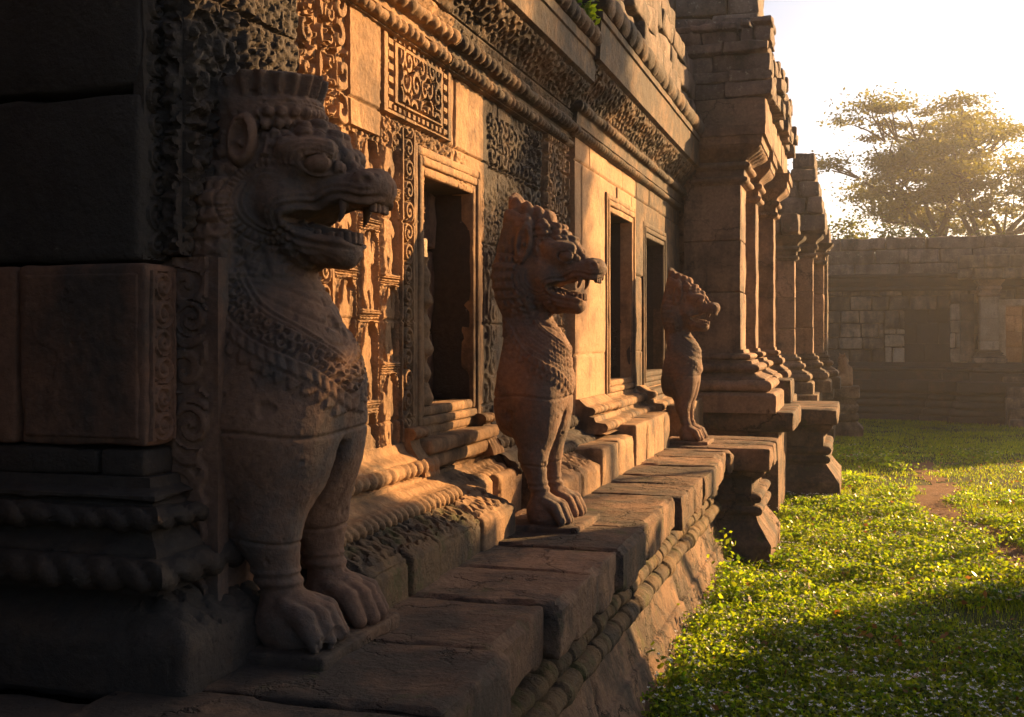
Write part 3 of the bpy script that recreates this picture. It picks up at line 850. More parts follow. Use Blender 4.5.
dirt = mk('dirt_path', np.stack([px_, py_, pz_], -1).reshape(-1, 3)[used], mp[q], M_DIRT)
tag(dirt, kind='structure')

# ------------------------------------------------------------------ the near gallery: pier, carved wall, window, mouldings
XW, X2 = -1.75, -1.69
gal = thing('temple_gallery', 'carved sandstone temple gallery wall with dark windows and heavy cornice behind the lion statues', 'temple', (-1.75, 5.0, 0.9))

def petals(p, amp, slant=0.0, sharp=0.6, ws=0.55):
    """lotus petal / rope relief used by the mouldings, unevenly worn"""
    def f(u, s, o, z):
        q = (u + slant * s) / p; k = np.floor(q + 0.5).astype(np.int64)
        r = _hash(k, np.zeros_like(k), np.zeros_like(k), int(p * 1e4)); r2 = _hash(k, np.ones_like(k), np.zeros_like(k), int(p * 1e4))
        a = np.abs(np.cos(np.pi * (q + 0.12 * (r - 0.5)))) ** sharp
        wear = 1 - ws * (1 - sstep(-0.5, 0.0, n2(u, z, 1.7, 3, int(p * 977))))
        miss = np.where(r2 > 0.93, 0.15, 0.75 + 0.5 * r)
        return amp * (a - 0.6) * wear * miss - amp * 0.35 * (1 - wear)
    return f

def seg_disp(*segs):
    """different relief for height ranges: (z0, z1, fn)"""
    def f(u, s, o, z):
        out = np.zeros(u.shape)
        for z0, z1, fn in segs:
            m = (z > z0 + 0.004) & (z < z1 - 0.004)
            out = out + m * fn(u, s, o, z)
        return out
    return f

# pier at the left edge of the frame
for k, (a, b) in enumerate(((-2.08, -1.69), (-2.9, -2.088), (-4.2, -2.908))):
    V, F = rbox(((a + b) / 2, 2.50, 1.705), (b - a, 0.30, 0.465), 0.03, 0.016, 0.006, 5, 40 + k, chip=0.02); mk('pier_block', V, F, M_PIER, gal, 45)
HOLES = [(-1.93, 1.865, 0.007), (-1.935, 1.845, 0.004), (-1.915, 1.83, 0.007), (-1.925, 1.795, 0.008), (-1.875, 1.755, 0.007), (-1.905, 1.735, 0.005)]
def pier_h(u, v):
    h = 0.005 * n2(u, v, 7, 4, 91) + 0.002 * n2(u, v, 40, 3, 92)
    for hx, hz_, r in HOLES: h = h - 0.025 * sstep(r * 1.3, r * 0.6, np.hypot(u - (hx + 2.07), v - (hz_ - 1.485)))
    return h - 0.03 * sstep(0.015, 0.0, np.minimum(u, 0.368 - u)) - 0.03 * sstep(0.015, 0.0, np.minimum(v, 0.44 - v)) - 0.012 * sstep(0.25, 0.5, n2(u, v, 4.5, 3, 93))
V, F, _ = panel((-2.07, 2.347, 1.485), (1, 0, 0), (0, 0, 1), (0, -1, 0), 0.368, 0.44, 0.004, pier_h, back=0.03); mk('pier_face', V, F, M_PIER, gal, 60)
V, F, _ = panel((-1.689, 2.365, 1.49), (0, 1, 0), (0, 0, 1), (1, 0, 0), 0.105, 0.43, 0.0035,
             lambda u, v: 0.009 * scroll_strip(u - 0.052, v, 0.075) * (np.abs(u - 0.052) < 0.040) + 0.007 * (np.abs(np.abs(u - 0.052) - 0.046) < 0.005) + 0.002 * n2(u, v, 40), back=0.02)
mk('carved_band', V, F, M_PIER, gal, 60)
V, F = masonry(-4.2, -1.72, 2.37, 2.80, 1.945, 4.2, 0.42, 0.75, 0, 3, 0.06, 0.02, 0.012, 0.012, 0.03); mk('pier_upper', V, F, M_BLACK, gal, 45)  # near-black stone carries the upper left's shade in its colour
V, F, _ = panel((-1.722, 2.385, 1.95), (0, 1, 0), (0, 0, 1), (1, 0, 0), 0.10, 1.15, 0.004,
             lambda u, v: 0.012 * scroll_strip(u - 0.05, v, 0.08) * (np.abs(u - 0.05) < 0.044) + 0.006 * n2(u, v, 18, 3, 5), back=0.03)
mk('carved_band', V, F, M_DARK, gal, 60)
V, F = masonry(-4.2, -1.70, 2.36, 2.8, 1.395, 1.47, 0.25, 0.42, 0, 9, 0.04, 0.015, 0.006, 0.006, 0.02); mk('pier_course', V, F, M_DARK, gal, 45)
prof = [(0.03, 1.13)] + half_round(0.02, 1.14, 1.215, 0.05) + cyma(0.02, 1.22, -0.02, 1.27) + half_round(-0.02, 1.275, 1.335, 0.05) + [(-0.02, 1.34)] + half_round(-0.03, 1.345, 1.37, 0.03, 5) + [(-0.045, 1.375), (-0.05, 1.40)]
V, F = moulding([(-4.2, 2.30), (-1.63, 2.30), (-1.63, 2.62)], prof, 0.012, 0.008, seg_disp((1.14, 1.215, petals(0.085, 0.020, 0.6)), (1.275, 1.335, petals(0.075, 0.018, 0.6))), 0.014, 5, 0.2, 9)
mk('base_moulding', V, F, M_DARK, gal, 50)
def slope_top(xf, zt, zb, run):
    """tilts the top of a block: high at the wall, low at its front edge xf"""
    def f(V):
        V = V.copy(); m = V[:, 2] > zb
        V[m, 2] = zb + (V[m, 2] - zb) * (1 - np.clip((V[m, 0] - (xf - run)) / run, 0, 1) * (zt - 0.0))
        return V
    return f
def corner_slope(V):
    V = V.copy(); up = V[:, 2] > 1.0
    t = np.clip((V[:, 0] + 1.72) / 0.24, 0, 1); q = np.clip((2.40 - V[:, 1]) / 0.16, 0, 1)
    V[up, 2] -= 0.12 * np.maximum(t, q)[up]
    f = up & (t > 0.15) & (t < 0.85) & (V[:, 1] > 2.30)
    V[f, 2] += 0.014 * spirals(V[f, 1], V[f, 0], 0.10, 77, 1.8) - 0.007
    return V
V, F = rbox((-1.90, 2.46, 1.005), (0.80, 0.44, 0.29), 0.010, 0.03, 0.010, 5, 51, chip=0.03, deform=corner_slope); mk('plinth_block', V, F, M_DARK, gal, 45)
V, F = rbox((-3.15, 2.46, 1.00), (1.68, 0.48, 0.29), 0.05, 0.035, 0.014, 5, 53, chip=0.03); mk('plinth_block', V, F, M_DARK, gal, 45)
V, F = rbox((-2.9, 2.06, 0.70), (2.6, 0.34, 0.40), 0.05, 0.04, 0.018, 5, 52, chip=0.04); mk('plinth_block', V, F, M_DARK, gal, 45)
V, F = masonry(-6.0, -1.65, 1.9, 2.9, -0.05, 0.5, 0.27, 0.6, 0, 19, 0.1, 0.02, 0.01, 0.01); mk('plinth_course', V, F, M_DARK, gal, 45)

# unseen wing added behind and left of the viewer to darken the near corner
V, F = masonry(-6.0, -1.75, -4.0, 1.0, -0.05, 5.2, 0.45, 0.8, 1, 63, 0.2, 0.02, 0.012, 0.015); mk('shade_wing', V, F, M_DARK, gal, 45)
V, F = masonry(-6.2, -1.35, -4.1, 1.15, 5.2, 6.2, 0.45, 0.8, 1, 64, 0.2, 0.03, 0.015, 0.03); mk('shade_wing_roof', V, F, M_ROOF, gal, 45)

# panel behind lion's flank (its near side faces the viewer)
def volutes(u, v):
    h = 0.012 * spirals(u + 0.01, v, 0.10, 21, 1.9) * (u < 0.10)
    for zz, rr in ((0.22, 0.045), (0.50, 0.05), (0.78, 0.04)):
        r = np.hypot(u - 0.055, v - zz); th = np.arctan2(v - zz, u - 0.055)
        h = np.where(r < rr * 1.2, 0.013 * sstep(0.35, 0.65, 0.5 + 0.5 * np.cos(2 * np.pi * r / rr * 1.3 - th)), h)
    return h + 0.003 * n2(u, v, 25)
V, F, _ = panel((-1.70, 2.485, 1.02), (1, 0, 0), (0, 0, 1), (0, -1, 0), 0.13, 0.94, 0.004, volutes, back=0.05); mk('carved_back_slab', V, F, M_LION, gal, 60)
V, F = masonry(-1.95, -1.665, 2.47, 3.06, 1.96, 3.2, 0.34, 0.5, 1, 61, 0.05, 0.014, 0.012, 0.008, 0.02); mk('back_block', V, F, M_DARK, gal, 45)
V, F = rbox((-1.78, 2.76, 1.42), (0.30, 0.56, 1.08), 0.05, 0.02, 0.006, 5, 62); mk('back_block', V, F, M_LION, gal, 45)

# carved faces of the block column above the lion's back
def colcarve(u, v): return 0.020 * spirals(u + 0.03, v, 0.13, 96, 2.2) * sstep(-0.3, 0.2, n2(u, v, 2.0, 2, 97)) + 0.010 * spirals(u, v, 0.05, 98, 1.6) + 0.010 * n2(u, v, 6, 3, 99) - 0.02 * (np.abs(np.mod(v + 0.05, 0.37) - 0.01) < 0.008)
V, F, _ = panel((-1.662, 2.462, 1.965), (0, 1, 0), (0, 0, 1), (1, 0, 0), 0.60, 1.23, 0.006, colcarve, back=0.03); mk('carved_band', V, F, M_DARK, gal, 60)
V, F, _ = panel((-1.90, 2.458, 1.965), (1, 0, 0), (0, 0, 1), (0, -1, 0), 0.24, 1.23, 0.006, colcarve, back=0.03); mk('carved_band', V, F, M_DARK, gal, 60)

# carved wall face
Y0, Z0 = 3.0, 1.02
def wall_h(u, v):
    y, z = u + Y0, v + Z0
    jh, jr = joints(u, v, 0.40, 0.62, 31, 0.004, 0.014)
    h = jh + 0.006 * n2(u, v, 5, 4, 2)
    # narrow vine strip, niche columns, vine strip
    c1 = (y > 3.10) & (y < 3.50) & (z > 1.30)
    s1 = scroll_strip(y - 3.43, z, 0.085) * (np.abs(y - 3.43) < 0.047)
    s0 = scroll_strip(y - 3.27, z + 0.03, 0.12) * (np.abs(y - 3.27) < 0.065)
    fr1 = (np.abs(y - 3.365) < 0.012) | (np.abs(y - 3.49) < 0.010) | (np.abs(y - 3.19) < 0.012)
    h = h + c1 * (0.018 * s1 + 0.018 * s0 + 0.016 * fr1 - 0.008)
    c2 = (y > 3.50) & (y < 4.09) & (z > 1.33) & (z < 2.50)
    nh = niches(y - 3.50, z - 1.33, 0.1966, 0.345, 5)
    fine = 0.3 * spirals(y, z, 0.045, 9, 1.8) * (nh > -0.05)
    h = np.where(c2, h * 0.5 + 0.026 * nh + 0.010 * fine, h)
    c3 = (y > 4.09) & (y < 4.235) & (z > 1.33) & (z < 2.60)
    h = np.where(c3, h * 0.5 + 0.016 * scroll_strip(y - 4.16, z, 0.09) * (np.abs(y - 4.16) < 0.048) + 0.014 * (np.abs(np.abs(y - 4.16) - 0.060) < 0.008), h)
    # upper register: scrolls, plain stone, framed frieze panel
    c4 = (y < 3.58) & (z > 2.50)
    h = np.where(c4, h + 0.022 * spirals(y, z, 0.12, 15, 2.0), h)
    c5 = (y > 3.60) & (y < 3.86) & (z > 2.52)
    h = np.where(c5, h + 0.022, h)
    fy, fz = (y - 4.275) / 0.38, (z - 2.80) / 0.175
    fb = np.maximum(np.abs(fy) * 1.0, np.abs(fz))
    c6 = fb < 1
    frm = (np.abs(fb - 0.93) < 0.05).astype(float) + (np.abs(fb - 0.66) < 0.04)
    gre = ((fb > 0.73) & (fb < 0.86)) * (np.mod(np.where(np.abs(fy) > np.abs(fz), z, y) / 0.05, 1) < 0.55)
    core = (fb < 0.6) * spirals(y, z * 0.9, 0.085, 44, 2.4)
    h = np.where(c6, h * 0.4 + 0.018 * np.clip(frm, 0, 1) + 0.016 * gre + 0.026 * core, h)
    # beyond the window: low worn carving and one crisp panel in the corner
    c7 = (y > 5.16) & (y < 6.15)
    wv = sstep(0.0, 0.35, n2(u, v, 1.3, 2, 8))
    h = h + c7 * wv * 0.013 * spirals(y, z, 0.13, 71, 2.2)
    c8 = (y > 6.2) & (y < 6.72) & (z > 2.35) & (z < 2.95)
    h = np.where(c8, h * 0.5 + 0.024 * spirals(y, z, 0.10, 81, 2.2) + 0.014 * (np.maximum(np.abs(y - 6.46) / 0.26, np.abs(z - 2.65) / 0.30) > 0.9), h)
    c9 = (y > 5.20) & (y < 6.1) & (z > 2.60) & (z < 2.88)
    h = np.where(c9, h + 0.014 * spirals(y, z, 0.09, 83, 2.0), h)
    rest = ~(c1 | c2 | c3 | c4 | c5 | c6 | c8) & (z > 1.36)
    low = sstep(-0.25, 0.2, n2(u, v, 1.6, 2, 66))
    h = h + rest * low * (0.012 * spirals(y, z, 0.095, 67, 2.1) + 0.006 * spirals(y, z, 0.045, 68, 1.5) - 0.008)
    # wear: shallow flakes
    fl = np.clip(n2(u, v, 2.2, 4, 55) - 0.35, 0, 1)
    return h - 0.03 * fl + 0.0016 * n2(u, v, 60, 2, 6)
WIN = (4.345, 4.965, 1.455, 2.44)
for ya, yb_, rs, mt in ((3.0, 4.235, 0.0038, M_WALL), (4.236, 5.135, 0.006, M_WALL), (5.137, 6.16, 0.0065, M_DARK), (6.162, 6.76, 0.0065, M_WALL)):  # dark stretch past the window: black stain that also stands in for shade
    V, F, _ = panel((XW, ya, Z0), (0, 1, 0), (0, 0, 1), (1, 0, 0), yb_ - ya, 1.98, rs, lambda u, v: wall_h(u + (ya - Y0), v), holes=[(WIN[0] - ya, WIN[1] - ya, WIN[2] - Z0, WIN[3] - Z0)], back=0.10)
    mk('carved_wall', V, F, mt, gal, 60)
for cy, ly in ((3.62, 1.3), (5.95, 1.90)):
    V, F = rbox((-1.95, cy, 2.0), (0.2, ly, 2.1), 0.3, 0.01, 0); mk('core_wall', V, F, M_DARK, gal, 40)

def window(parent, x, y0, y1, z0, z1, fw=0.11, depth=0.34, steps=3, mat=None, rubble=True, seed=0, slab=None):
    """window > frame, sill, jamb; (y0..z1) is the clear opening."""
    mat = mat or M_WALL
    rec = [rbox((x - depth - 0.05, (y0 + y1) / 2, (z0 + z1) / 2), (0.1, y1 - y0 + 0.24, z1 - z0 + 0.24), 0.06, 0.01, 0.008, 5, seed)]
    t = 0.10
    for (cy, cz, sy, sz) in ((y0 - t / 2, (z0 + z1) / 2, t, z1 - z0), (y1 + t / 2, (z0 + z1) / 2, t, z1 - z0),
                             ((y0 + y1) / 2, z1 + t / 2, y1 - y0 + 2 * t, t), ((y0 + y1) / 2, z0 - t / 2, y1 - y0 + 2 * t, t)):
        rec.append(rbox((x - depth / 2 - 0.008, cy, cz), (depth + 0.01, sy, sz), 0.05, 0.01, 0.005, 7, seed + 1))
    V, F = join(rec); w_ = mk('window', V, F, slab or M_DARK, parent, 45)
    fr = []
    for k in range(steps):
        a, b = k * fw / steps, (k + 1) * fw / steps
        pr = (0.012, 0.026, 0.034)[k]
        g = 0.001
        th = b - a - 2 * g; sx = 0.07; cx = x + (0.008, 0.019, 0.012)[k] - sx / 2
        o0 = a + th / 2 + g
        fr.append(rbox((cx, y0 - o0, (z0 + z1) / 2), (sx, th, z1 - z0 + 2 * b), 0.04, th * 0.3, 0.003, 9, seed + k))
        fr.append(rbox((cx, y1 + o0, (z0 + z1) / 2), (sx, th, z1 - z0 + 2 * b), 0.04, th * 0.3, 0.003, 9, seed + k + 5))
        fr.append(rbox((cx - 0.001, (y0 + y1) / 2, z1 + o0), (sx, y1 - y0 + 2 * a, th), 0.04, th * 0.3, 0.003, 9, seed + k + 9))
        fr.append(rbox((cx - 0.001, (y0 + y1) / 2, z0 - o0), (sx, y1 - y0 + 2 * a, th), 0.04, th * 0.3, 0.003, 9, seed + k + 13))
    V, F = join(fr); mk('frame', V, F, mat, w_, 50)
    sl = [rbox((x + 0.03, (y0 + y1) / 2, z0 - fw - 0.035), (0.14, y1 - y0 + 2 * fw + 0.04, 0.06), 0.04, 0.02, 0.006, 8, seed + 30),
          rbox((x + 0.02, (y0 + y1) / 2, z0 - fw - 0.10), (0.12, y1 - y0 + 2 * fw - 0.02, 0.06), 0.04, 0.02, 0.006, 8, seed + 31)]
    V, F = join(sl); mk('sill', V, F, mat, w_, 45)
    return w_
w1 = window(gal, XW, *WIN, fw=0.12, depth=0.30, seed=70)
w1['label'] = 'carved window with a broken colonnette and rubble inside, paled on one side like a lit streak'
# broken colonnette and the rubble that blocks the window
cz = np.linspace(1.46, 2.10, 60)
bal = [(np.array((XW - 0.045, 4.415, z)), 0.042 + 0.010 * math.sin(z * 60) + (0.010 if int(z * 9) % 2 else 0)) for z in cz]
V, F = tubes([bal], 14); V = V + 0.004 * fbm(V, 20, 3, 3)[:, None]; mk('colonnette', V, F, M_WALL, w1, 60)
V, F = masonry(-1.96, -1.845, 4.35, 4.60, 1.46, 2.30, 0.24, 0.25, 1, 73, 0.03, 0.02, 0.016, 0.03, 0.04); mk('rubble_fill', V, F, M_PALE, w1, 45)  # pale column puts the window's lit streak into the stone colour
V, F = masonry(-2.02, -1.935, 4.60, 4.97, 1.46, 2.44, 0.34, 0.38, 1, 74, 0.03, 0.012, 0.010, 0.012, 0.03); mk('rubble_fill', V, F, M_PORCH, w1, 45)

# base mouldings of the carved wall: sloped foot, rope roll, fillet, petals
bprof = [(0.20, 1.05)] + half_round(0.16, 1.075, 1.15, 0.055) + [(0.15, 1.155), (0.13, 1.17), (0.10, 1.18), (0.10, 1.195)] + half_round(0.075, 1.20, 1.26, 0.035, 6) + cyma(0.075, 1.262, 0.02, 1.30, 5) + [(0.01, 1.325)]
bd = seg_disp((1.075, 1.15, petals(0.052, 0.021, 0.55, 0.6, 0.25)), (1.20, 1.26, petals(0.062, 0.022, 0.0, 0.6, 0.3)), )
V, F = moulding([(XW, 3.0), (XW, 4.24)], bprof, 0.008, 0.008, bd, 0.006, 11, 0.1, 9); mk('base_moulding', V, F, M_WALL, gal, 55)
bp2 = [(o * 0.8, z - 0.015) for o, z in bprof]
V, F = moulding([(XW - 0.04, 4.24), (XW - 0.04, 5.10)], bp2, 0.009, 0.008, bd, 0.016, 12, 0.1, 7); mk('base_moulding', V, F, M_WALL, gal, 55)
V, F = moulding([(XW - 0.02, 5.12), (XW - 0.02, 6.75)], bprof, 0.012, 0.009, bd, 0.020, 13, 0.1, 6); mk('base_moulding', V, F, M_DARK, gal, 55)  # dark stone continues the stain and painted-in shade of the wall above
# console blocks at both feet of the window
for yy in (4.19, 5.06):
    V, F = moulding([(XW + 0.015, yy - 0.085), (XW + 0.015, yy + 0.085)], cyma(0.09, 1.19, 0.02, 1.34) + half_round(0.02, 1.34, 1.38, 0.03, 5), 0.01, 0.008, petals(0.05, 0.012), 0.008, 14); mk('console', V, F, M_WALL, gal, 55)

# plinth blocks along the foot of the wall, tops sloping and carved
def plinth_carve(seed):
    def f(V):
        V = V.copy()
        xf, xb = -1.395, -1.60
        t = np.clip((V[:, 0] - xb) / (xf - xb), 0, 1); up = V[:, 2] > 0.98
        V[up, 2] -= 0.085 * t[up]
        top = up & (V[:, 2] > 1.12 - 0.06 - 0.085 * t) & (V[:, 0] > xb) & (V[:, 0] < xf - 0.03)
        s = spirals(V[:, 1], V[:, 0], 0.085, seed, 1.8)
        edge = (np.abs(V[:, 0] - (-1.50)) < 0.07)
        V[top & edge, 2] += 0.012 * s[top & edge] - 0.006
        return V
    return f
yb = 3.04; k = 0
while yb < 10.9:
    L = 0.26 + 0.26 * rnd(k, 71)
    ye = min(yb + L, 10.95)
    near = yb < 6
    dx = 0.03 * (rnd(k, 5) - 0.5) - (0.03 if 4.2 < yb < 4.6 else 0) - (0.18 if (abs((yb + ye) / 2 - 4.8) < 0.35 or abs((yb + ye) / 2 - 8.95) < 0.3) else 0)
    sec2 = yb > 6.7
    V, F = rbox((-1.585 + dx, (yb + ye) / 2, 0.985 + (0.03 if sec2 else 0)), (0.38, ye - yb - 0.006, 0.26 + (0.06 if sec2 else 0)), (0.006 if yb < 4.4 else 0.010) if near else 0.03, 0.016, 0.004, 8, 200 + k, chip=0.025, deform=plinth_carve(k) if near else None)
    mk('plinth_block', V, F, M_BASE if yb < 3.72 else M_WALL, gal, 50)
    yb = ye; k += 1

# cornice of the carved wall: bead courses, fluted band, carved cyma, fascia, upper roll
cp = [(0.01, 2.94), (0.03, 2.945)] + half_round(0.03, 2.95, 3.00, 0.035, 6) + [(0.045, 3.005), (0.045, 3.03)] + half_round(0.055, 3.035, 3.095, 0.045, 6) + [(0.06, 3.10), (0.075, 3.15)]
cd = seg_disp((2.95, 3.00, petals(0.062, 0.020)), (3.035, 3.095, petals(0.082, 0.026)), (3.10, 3.15, lambda u, s, o, z: 0.006 * spirals(u, z, 0.05, 7)))
for ya, yb_, mt in ((2.95, 4.52, M_WALL), (4.522, 6.74, M_CORN_SHADE)):  # second stretch darker, its shade put into the stone colour
    V, F = moulding([(XW, ya), (XW, yb_)], cp, 0.009, 0.008, cd, 0.009, 21, 0.1, 8); mk('bead_course', V, F, mt, gal, 55)
cp = [(0.05, 3.15)] + cyma(0.085, 3.155, 0.215, 3.29) + [(0.235, 3.295), (0.245, 3.30), (0.250, 3.44), (0.262, 3.445), (0.262, 3.50)] + half_round(0.245, 3.505, 3.60, 0.05)
cd = seg_disp((3.155, 3.29, lambda u, s, o, z: 0.013 * (spirals(u, s, 0.085, 17, 1.8) - 0.5)), (3.505, 3.60, petals(0.11, 0.03)))
V, F = moulding([(XW, 2.5), (XW, 6.52)], cp, 0.012, 0.010, cd, 0.010, 22, 0.3, 5); mk('cornice', V, F, M_CORN_SHADE, gal, 55)
V, F = masonry(-2.6, -1.54, 2.4, 6.55, 3.58, 4.3, 0.2, 0.7, 1, 81, 0.07, 0.03, 0.02, 0.03, 0.03); mk('roof_course', V, F, M_ROOF, gal, 45)
V, F = masonry(-2.9, -1.66, 2.3, 6.7, 4.3, 5.6, 0.26, 0.7, 1, 82, 0.1, 0.03, 0.02, 0.03, 0.03); mk('roof_course', V, F, M_ROOF, gal, 45)

# second wall section, a step forward, plain ashlar and two tall windows
Y2, Z2 = 6.76, 1.02
def wall2_h(u, v):
    jh, jr = joints(u, v, 0.62, 0.55, 41, 0.003, 0.012)
    # slim joint lines of big upright slabs; weathered streaks
    return jh + 0.004 * n2(u, v, 4, 4, 12) + 0.0015 * n2(u, v, 50, 2, 13)
WB = (7.78, 8.60, 1.44, 2.66); WC = (9.20, 10.10, 1.46, 2.60)
for ya, yb_, mt in ((Y2, 8.742, M_PLAIN), (8.745, 11.06, M_CORN_SHADE)):  # far stretch in darker stone stands in for shade near the porch
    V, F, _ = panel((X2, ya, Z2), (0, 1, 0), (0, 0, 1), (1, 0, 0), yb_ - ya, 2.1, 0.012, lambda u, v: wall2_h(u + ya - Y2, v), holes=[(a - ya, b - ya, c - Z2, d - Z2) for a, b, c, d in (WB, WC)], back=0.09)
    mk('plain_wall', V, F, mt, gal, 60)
wb = window(gal, X2, *WB, fw=0.13, depth=0.36, seed=90, mat=M_WALL); wc = window(gal, X2, *WC, fw=0.13, depth=0.36, seed=110, mat=M_CORN_SHADE)
for a, b in ((6.77, 7.60), (8.78, 9.05), (10.28, 11.2)):
    V, F = rbox((-1.93, (a + b) / 2, 2.1), (0.2, b - a, 2.2), 0.3, 0.01, 0); mk('core_wall', V, F, M_DARK, gal, 40)
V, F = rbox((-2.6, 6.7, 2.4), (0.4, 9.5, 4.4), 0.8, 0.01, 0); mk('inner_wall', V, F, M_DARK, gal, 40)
b2 = [(0.20, 1.14)] + half_round(0.155, 1.15, 1.215, 0.05) + [(0.13, 1.22), (0.12, 1.25)] + half_round(0.085, 1.255, 1.315, 0.045) + [(0.07, 1.32), (0.02, 1.36)]
b2d = seg_disp((1.15, 1.215, petals(0.06, 0.012)), (1.255, 1.315, petals(0.06, 0.014)))
for a, b, o in ((6.78, 7.55, 0.0), (7.56, 8.82, -0.05), (8.83, 9.06, 0.0), (9.07, 10.25, -0.05), (10.26, 11.0, 0.0)):
    V, F = moulding([(X2 + o, a), (X2 + o, b)], b2, 0.015, 0.01, b2d, 0.008, 23, 0.1, 7); mk('base_moulding', V, F, M_WALL, gal, 55)
cp = [(0.01, 3.02)] + half_round(0.015, 3.025, 3.08, 0.035, 6) + [(0.035, 3.09), (0.04, 3.16)] + half_round(0.045, 3.165, 3.23, 0.04, 6) + cyma(0.05, 3.235, 0.19, 3.42) + [(0.225, 3.43), (0.235, 3.66), (0.25, 3.665), (0.25, 3.71)] + half_round(0.23, 3.715, 3.86, 0.06)
cd = seg_disp((3.025, 3.08, petals(0.07, 0.014)), (3.165, 3.23, petals(0.09, 0.016)), (3.235, 3.42, lambda u, s, o, z: 0.012 * (spirals(u, s, 0.10, 27, 1.8) - 0.5)), (3.715, 3.86, petals(0.21, 0.03, 0.0, 0.35)))
V, F = moulding([(-2.4, 6.70), (X2, 6.70), (X2, 11.0)], cp, 0.014, 0.011, cd, 0.008, 24, 0.25, 5); mk('cornice', V, F, M_CORN_SHADE, gal, 55)
V, F = masonry(-2.7, -1.50, 6.55, 11.0, 3.84, 4.5, 0.24, 0.7, 1, 84, 0.09, 0.03, 0.02, 0.04, 0.04); mk('roof_course', V, F, M_ROOF, gal, 45)
V, F = masonry(-3.0, -1.75, 6.6, 11.0, 4.5, 5.3, 0.26, 0.7, 1, 85, 0.1, 0.03, 0.02, 0.04, 0.04); mk('roof_course', V, F, M_ROOF, gal, 45)

# ------------------------------------------------------------------ the ledge of worn slabs
led = thing('stone_ledge', 'long ledge of worn brown slabs on mossy moulded courses along the lawn', 'ledge', (-1.2, 5.5, 0.0))
yb = 1.2; k = 0
while yb < 8.45:
    L = (0.34 + 0.24 * rnd(k, 13)); ye = min(yb + L, 8.5)
    if 8.5 - ye < 0.15: ye = 8.5
    xr = -0.895 + 0.05 * (rnd(k, 17) - 0.5) - (0.05 if k % 5 == 3 else 0)
    dz = 0.016 * (rnd(k, 19) - 0.5)
    xl = -1.72 if k % 3 else -1.66
    V, F = rbox(((xl + xr) / 2, (yb + ye) / 2, 0.812 + dz), (xr - xl, ye - yb - 0.007, 0.185), 0.016 if yb < 6 else 0.03, 0.011, 0.006, 7, 300 + k, chip=0.06)
    mk('slab', V, F, M_LEDGE, led, 50); yb = ye; k += 1
def brick_disp(p, seed):
    def f(u, s, o, z):
        q = u / p + 0.25 * np.sin(u * 2.1); x = q - np.floor(q) - 0.5
        r = _hash(np.floor(q).astype(np.int64), np.zeros(q.shape, np.int64), np.zeros(q.shape, np.int64), seed)
        return 0.014 * (r - 0.5) - 0.028 * sstep(0.40, 0.5, np.abs(x))
    return f
lp = [(-0.22, 0.715), (-0.22, 0.66)]
V, F = moulding([(-0.9, 1.0), (-0.9, 8.56)], [(-0.20, 0.60), (-0.20, 0.73)], 0.05, 0.03, None, 0.008, 31, 0.6, 6); mk('recess_course', V, F, M_BASE, led, 50)
for zz0, zz1, o, b, sd_ in ((0.505, 0.60, -0.165, 0.062, 32), (0.40, 0.50, -0.14, 0.060, 33)):
    V, F = moulding([(-0.9, 1.0), (-0.9, 8.56)], half_round(o, zz0, zz1, b, 8), 0.012, 0.010, (lambda u, s, o, z, q=sd_: (0.6 + 0.7 * n2(u, z * 0, 1.3, 2, q)) * brick_disp(0.19 if q == 32 else 0.24, q)(u + 0.05 * np.sin(u * 5), s, o, z)), 0.014, sd_, 0.5, 8); mk('rounded_course', V, F, M_BASE, led, 55)
V, F = moulding([(-0.9, 1.0), (-0.9, 8.56)], [(-0.01, -0.1), (-0.005, 0.06), (-0.015, 0.10), (-0.055, 0.215), (-0.078, 0.222), (-0.118, 0.35), (-0.13, 0.395)], 0.02, 0.015, lambda u, s, o, z: 0.6 * brick_disp(0.88, 35)(u, s, o, z) + 0.0 * z, 0.010, 36, 0.5, 5); mk('sloped_base', V, F, M_LEDGE, led, 55)

def pedestal(parent, x0, x1, y0, y1, zt, slab_h, prof, mat=M_LEDGE, over=0.0, nslab=1, seed=0, disp=None, ru=0.03):
    """slab on a moulded foot; x1 is the outer face, y0 the face towards the viewer."""
    for k in range(nslab):
        a = y0 + (y1 - y0) * k / nslab; b = y0 + (y1 - y0) * (k + 1) / nslab
        V, F = rbox(((x0 + x1) / 2, (a + b) / 2, zt - slab_h / 2), (x1 - x0, b - a - 0.006, slab_h), 0.04, 0.022, 0.008, 4, seed + k, chip=0.03); mk('slab', V, F, mat, parent, 50)
    V, F = moulding([(x0, y0), (x1, y0), (x1, y1), (x0, y1)], prof, ru, 0.015, disp, 0.012, seed + 5, 0.12, 5); mk('moulded_foot', V, F, mat, parent, 50)
    V, F = rbox(((x0 + x1) / 2 - 0.05, (y0 + y1) / 2, zt / 2 - 0.05), (x1 - x0 - 0.2, y1 - y0 - 0.2, zt - 0.15), 0.2, 0.01, 0.0); mk('core', V, F, mat, parent, 45)

pprof = [(0.00, -0.1), (0.0, 0.17), (-0.02, 0.20), (-0.11, 0.34), (-0.12, 0.37)] + half_round(-0.12, 0.375, 0.455, 0.05) + [(-0.13, 0.46)] + half_round(-0.13, 0.47, 0.55, 0.055) + [(-0.15, 0.56), (-0.15, 0.60)] + cyma(-0.15, 0.605, -0.05, 0.72)
p1 = thing('stone_pedestal', 'moulded stone pedestal jutting onto the lawn under the smallest lion', 'pedestal', (-0.8, 9.1, 0))
pedestal(p1, -1.45, -0.61, 8.56, 9.68, 0.905, 0.175, pprof, nslab=3, seed=410)
for k, yy in enumerate(np.linspace(9.7, 10.5, 3)):
    pass

